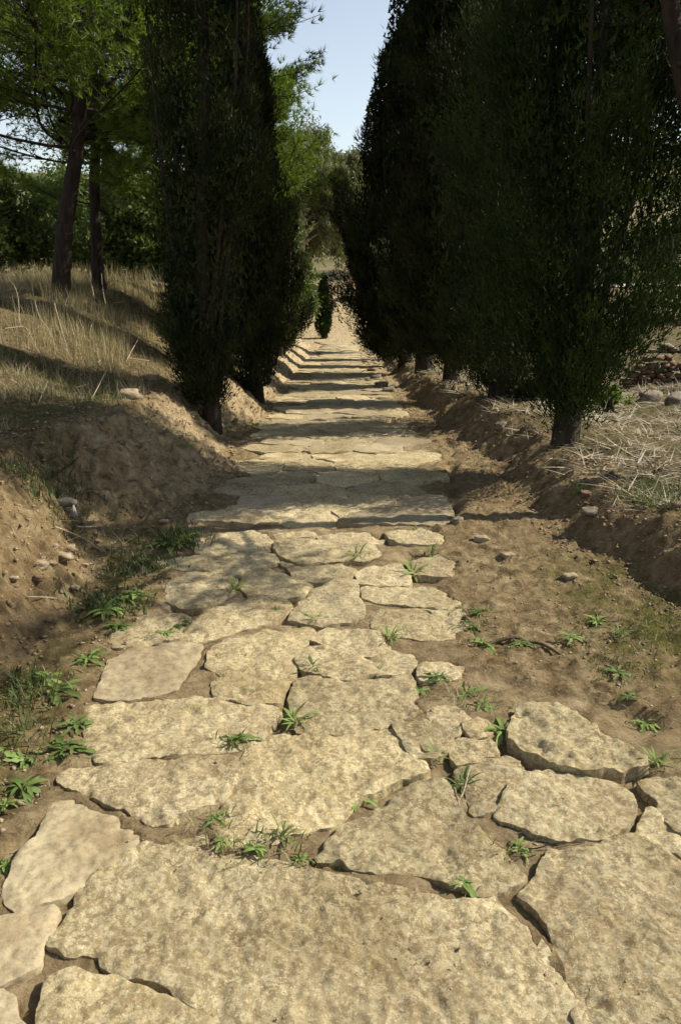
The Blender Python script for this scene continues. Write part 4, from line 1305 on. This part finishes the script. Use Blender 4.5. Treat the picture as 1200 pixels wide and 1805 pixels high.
def scatter_pebbles(n, xr_, yr_, smin, smax, seed, label, cond):
    rng = RS(seed)
    x = rng.uniform(*xr_, n * 2); y = yr_[0] + (yr_[1] - yr_[0]) * rng.rand(n * 2) ** 1.5
    ok = cond(x, y)
    x, y = x[ok][:n], y[ok][:n]; n = len(x)
    z = ground_z(x, y)
    s = smin * (smax / smin) ** (rng.rand(n) ** 2.2)
    oct_ = np.array([(1, 0, 0), (0, 1, 0), (-1, 0, 0), (0, -1, 0), (.2, .1, .8), (-.1, 0, -.8), (.7, .6, .45), (-.6, -.55, .4)])[:6]
    V = oct_[None] * (1 + 0.35 * rng.normal(size=(n, 6, 1))) * s[:, None, None] * rng.uniform(.6, 1.2, (n, 1, 3))
    a = rng.uniform(0, 6.28, n); ca, sa = np.cos(a)[:, None], np.sin(a)[:, None]
    V = np.stack([V[..., 0] * ca - V[..., 1] * sa, V[..., 0] * sa + V[..., 1] * ca, V[..., 2] * 0.7], -1)
    V = V + np.stack([x, y, z + 0.2 * s], 1)[:, None]
    F = np.array([(0, 1, 4), (1, 2, 4), (2, 3, 4), (3, 0, 4), (1, 0, 5), (2, 1, 5), (3, 2, 5), (0, 3, 5)])
    FF = (np.arange(n)[:, None, None] * 6 + F[None]).reshape(-1, 3)
    return tag(MB().add(V.reshape(-1, 3), FF).build('pebbles', M_PEB), label, None, None, 'stuff')


scatter_pebbles(5000, (0.35, 2.2), (2.2, 9), .002, .011, 1, 'grit and pebbles on the earth right of the paving', lambda x, y: (x > sR(y) - 0.02) & (x < xr(y) + 0.15))
scatter_pebbles(6000, (-2.4, -0.75), (1.6, 9), .002, .016, 2, 'grit and pebbles on the earth left of the paving', lambda x, y: (x < sL(y) + 0.03) & (x > xl(y) - bw(y) * 1.1))
def scatter_clods(n, xr_, yr_, smin, smax, seed, label, cond):
    o = scatter_pebbles(n, xr_, yr_, smin, smax, seed, label, cond)
    o.name = 'soil_clods'
    o.data.materials[0] = M_CLOD


M_CLOD = mat_rock('loose_soil', (0.13, 0.08, 0.04), (0.36, 0.26, 0.15))
scatter_clods(10000, (-3.2, -0.75), (2.4, 13), 
              .003, .024, 4, 'loose crumbs of soil on the face of the left bank', lambda x, y: (x < xl(y) + 0.06) & (x > xl(y) - bw(y) * 1.3))
scatter_clods(9000, (0.9, 2.8), (2.4, 14), .004, .020, 5, 'loose crumbs of soil on the face of the right bank', lambda x, y: (x > xr(y) - 0.1) & (x < xr(y) + rw(y) + 0.2))
blades(5000, (-1.7, 2.2), (1.2, 9), 0.055, 0.0028, R_, M_DRY, 'plant_litter', 'dead needles and bits of stem lying on the earth and slabs', 1.5, lambda x, y, s, r: s < 0.3, 0.05, 1.3)
scatter_pebbles(4500, (-1.2, 1.6), (1.1, 5), .0012, .007, 3, 'grit lying in the joints of the paving', lambda x, y: (x > sL(y)) & (x < sR(y)))


def stick(name, pts, r, label, mat=None, cat='twig', group=None, lift=0.0):
    """pts: photo places of the stick's course and its height above the ground at each"""
    P = []
    for px, py, up in pts:
        x, y, z = on_ground(px, py)
        P.append((x, y, z + up + lift))
    P = np.array(P)
    s = np.linspace(0, len(P) - 1, 4 * len(P))
    Q = np.stack([np.interp(s, np.arange(len(P)), P[:, k]) for k in range(3)], 1)
    if len(P) > 2:
        Q[1:-1] = (Q[:-2] + 2 * Q[1:-1] + Q[2:]) / 4
    L_ = np.linalg.norm(P[-1] - P[0])
    Q[:, 0] += L_ * 0.025 * np.sin(s * 2.1 + px); Q[:, 2] += L_ * 0.02 * np.sin(s * 2.9 + py)
    o = P[0]
    m = MB().add(*tube(Q - o, np.linspace(r, r * .55, len(Q)), 6)).build(name, mat or M_TWIG, None, True, o)
    return tag(m, label, cat, group)


stick('dry_stalk', [(796, 1432, .006), (812, 1412, .03), (826, 1390, .07), (829, 1384, .08)], .0035, 'pale dry stalk lying across the thick grassy weed', cat='stalk')
stick('tree_root', [(846, 1136, .0), (880, 1133, .012), (915, 1131, .016), (945, 1136, .014), (970, 1150, .010), (1010, 1166, .0)], .011, 'exposed brown root crossing the earth right of the paving', mat_bark('root_bark', (0.09, 0.06, 0.035), (0.24, 0.17, 0.10)), 'root')
stick('twig', [(905, 1492, .004), (940, 1500, .008), (990, 1492, .012), (1030, 1486, .006)], .0022, 'thin curved twig lying beside the big right slab', M_PBARK)
stick('twig', [(135, 933, .02), (185, 934, .02)], .006, 'pale straight twig in the shaded left gully', group=None)
stick('twig', [(100, 940, .03), (150, 955, .02), (180, 975, .0)], .005, 'long thin twig slanting through the shaded left gully')
stick('twig', [(95, 857, .05), (125, 840, .08), (145, 830, .10)], .006, 'brown twig leaning on the shaded left bank', M_BARK)
stick('twig', [(50, 1057, .01), (100, 1062, .01)], .004, 'short twig on the near left bank')
STALKS = [[(2, 505, .5), (12, 540, .35), (30, 575, .02)], [(10, 597, .10), (48, 594, .13), (70, 618, .0)], [(68, 545, .35), (76, 590, .15), (86, 600, .0)], [(105, 580, .3), (112, 610, .1), (118, 622, .0)],
          [(160, 545, .5), (165, 590, .2), (170, 600, .0)], [(190, 553, .6), (198, 590, .25), (205, 600, .0)], [(222, 553, .15), (195, 552, .2), (200, 580, .0)], [(253, 618, .25), (230, 640, .08), (228, 642, .0)],
          [(262, 640, .03), (228, 640, .05)], [(183, 676, .10), (165, 705, .02)], [(152, 682, .02), (132, 690, .02)], [(175, 648, .06), (140, 662, .02)], [(86, 715, .06), (48, 680, .02)], [(85, 694, .1), (72, 714, .0)]]
SL = ['tall bleached stalk leaning at the left picture edge', 'bent bleached stalk in the grass left of the leaning pine', 'upright thin stalk below the leaning pine', 'crooked stalk right below the foot of the leaning pine', 'tall stalk standing below the slimmer pine',
      'tallest pale stalk right of the slimmer pine foot', 'hooked stalk arching over the dry grass', 'forked bleached stalk near the green patch of the crest', 'bleached stick lying flat near the green patch of the crest', 'white stick leaning on the crest of the left bank',
      'short stick lying on the crest of the left bank', 'pale stick lying among short dry grass', 'long dry stick slanting down the left bank', 'short crossed stick on the left bank']
for i, p in enumerate(STALKS):
    stick('dry_stalk', p, .0048, SL[i], cat='stalk', group='bleached stalks on the left hillside')


def broken_board():
    x, y, z = on_ground(118, 912)
    root = empty('broken_wood', (x, y, z), 'weathered grey piece of broken wood with a pale splinter in the left gully', 'debris')
    rng = RS(4)
    a = np.array([(-.16, -.02, .05), (-.08, .0, .09), (.0, .03, .10), (.06, .04, .085)])
    v, f = tube(a, np.array([.012, .028, .032, .02]), 8); v = v * np.array([1, 1, .9]) + 0.004 * rng.normal(size=v.shape)
    MB().add(v, f).build('bark_piece', mat_bark('grey_wood', (.10, .08, .06), (.34, .29, .23), 25), root)
    V = 0.6 * np.array([(.05, -.02, .01), (.12, -.03, .02), (.085, .0, .13), (.07, .0, .12), (.05, .0, .01), (.12, -.01, .02), (.085, .015, .13), (.07, .015, .12)])
    F = np.array([(0, 1, 2, 3), (7, 6, 5, 4), (0, 4, 5, 1), (1, 5, 6, 2), (2, 6, 7, 3), (3, 7, 4, 0)])
    MB().add(V, F).build('splinter', mat_rock('pale_splinter', (.28, .25, .23), (.45, .41, .38)), root)


broken_board()


# ------------------------------------------------------------------ ruins on the right
def ruin_wall(label, x0, x1, y, h, bs, mat, seed, dz=0.0):
    rng = RS(seed)
    root = empty('ruin_wall', ((x0 + x1) / 2, y, gz((x0 + x1) / 2, y)), label, 'wall', 'low ruined walls')
    meshes = [rock_mesh('stone', seed * 10 + i, mat, 12, 7, 1.0) for i in range(4)]
    rows = max(2, int(round(h / (bs * .55))))
    for r_ in range(rows):
        x = x0 + rng.uniform(0, bs)
        while x < x1:
            w = bs * rng.uniform(.7, 1.5)
            if not (r_ == rows - 1 and rng.rand() < 0.3):
                o = link('stone', meshes[rng.randint(4)], root)
                o.location = (x + w / 2 - root.location.x, rng.normal() * .03, gz(x, y) - root.location.z + (r_ + .4) * h / rows)
                o.scale = (w * 1.12, bs * 1.5, h / rows * 1.35)
                o.rotation_euler = (rng.normal() * .04, rng.normal() * .04, rng.normal() * .08)
            x += w
    return root


ruin_wall('low reddish ruin wall of small blocks nearest beyond the right cypress', 4.3, 8.6, 12.3, 0.40, 0.16, M_BRICK, 1)
ruin_wall('low rubble wall second in line among the right ruins', 6.4, 13, 17.5, 0.2, 0.22, M_ROCK, 2)
ruin_wall('dark rubble wall third in line among the right ruins', 8.6, 18, 24, 0.38, 0.32, M_ROCK, 3)
ruin_wall('long grey wall edging the grass strip below the pale path', 12, 26, 34, 0.35, 0.4, M_ROCK, 4)


def ribbon(name, pts, w, mat, label):
    P = np.array(pts, float)
    s = np.linspace(0, len(P) - 1, 40)
    c = np.stack([np.interp(s, np.arange(len(P)), P[:, k]) for k in range(2)], 1)
    q = np.linspace(-.5, .5, 7)
    X = c[:, 0][:, None] + 0 * q; Y = c[:, 1][:, None] + q[None] * w
    Z = ground_z(X.ravel(), Y.ravel()) + 0.05
    i = (np.arange(39)[:, None] * 7 + np.arange(6)[None]).ravel()
    F = np.stack([i, i + 7, i + 8, i + 1], 1)
    return tag(MB().add(np.stack([X.ravel(), Y.ravel(), Z], 1), F).build(name, mat, None, True), label, None, None, 'structure')


m_path, t_, p_, _o = nt('pale_gravel')
v_ = N(t_, 'ShaderNodeNewGeometry').outputs['Position']
t_.links.new(ramp(t_, noise(t_, v_, 6, 8, .7), [(.35, (.34, .28, .2)), (.65, (.56, .5, .4))]), p_.inputs['Base Color'])
ribbon('path', [(13, 44.5), (20, 45), (30, 44)], 4.0, m_path, 'pale gravel path crossing beyond the right ruins')
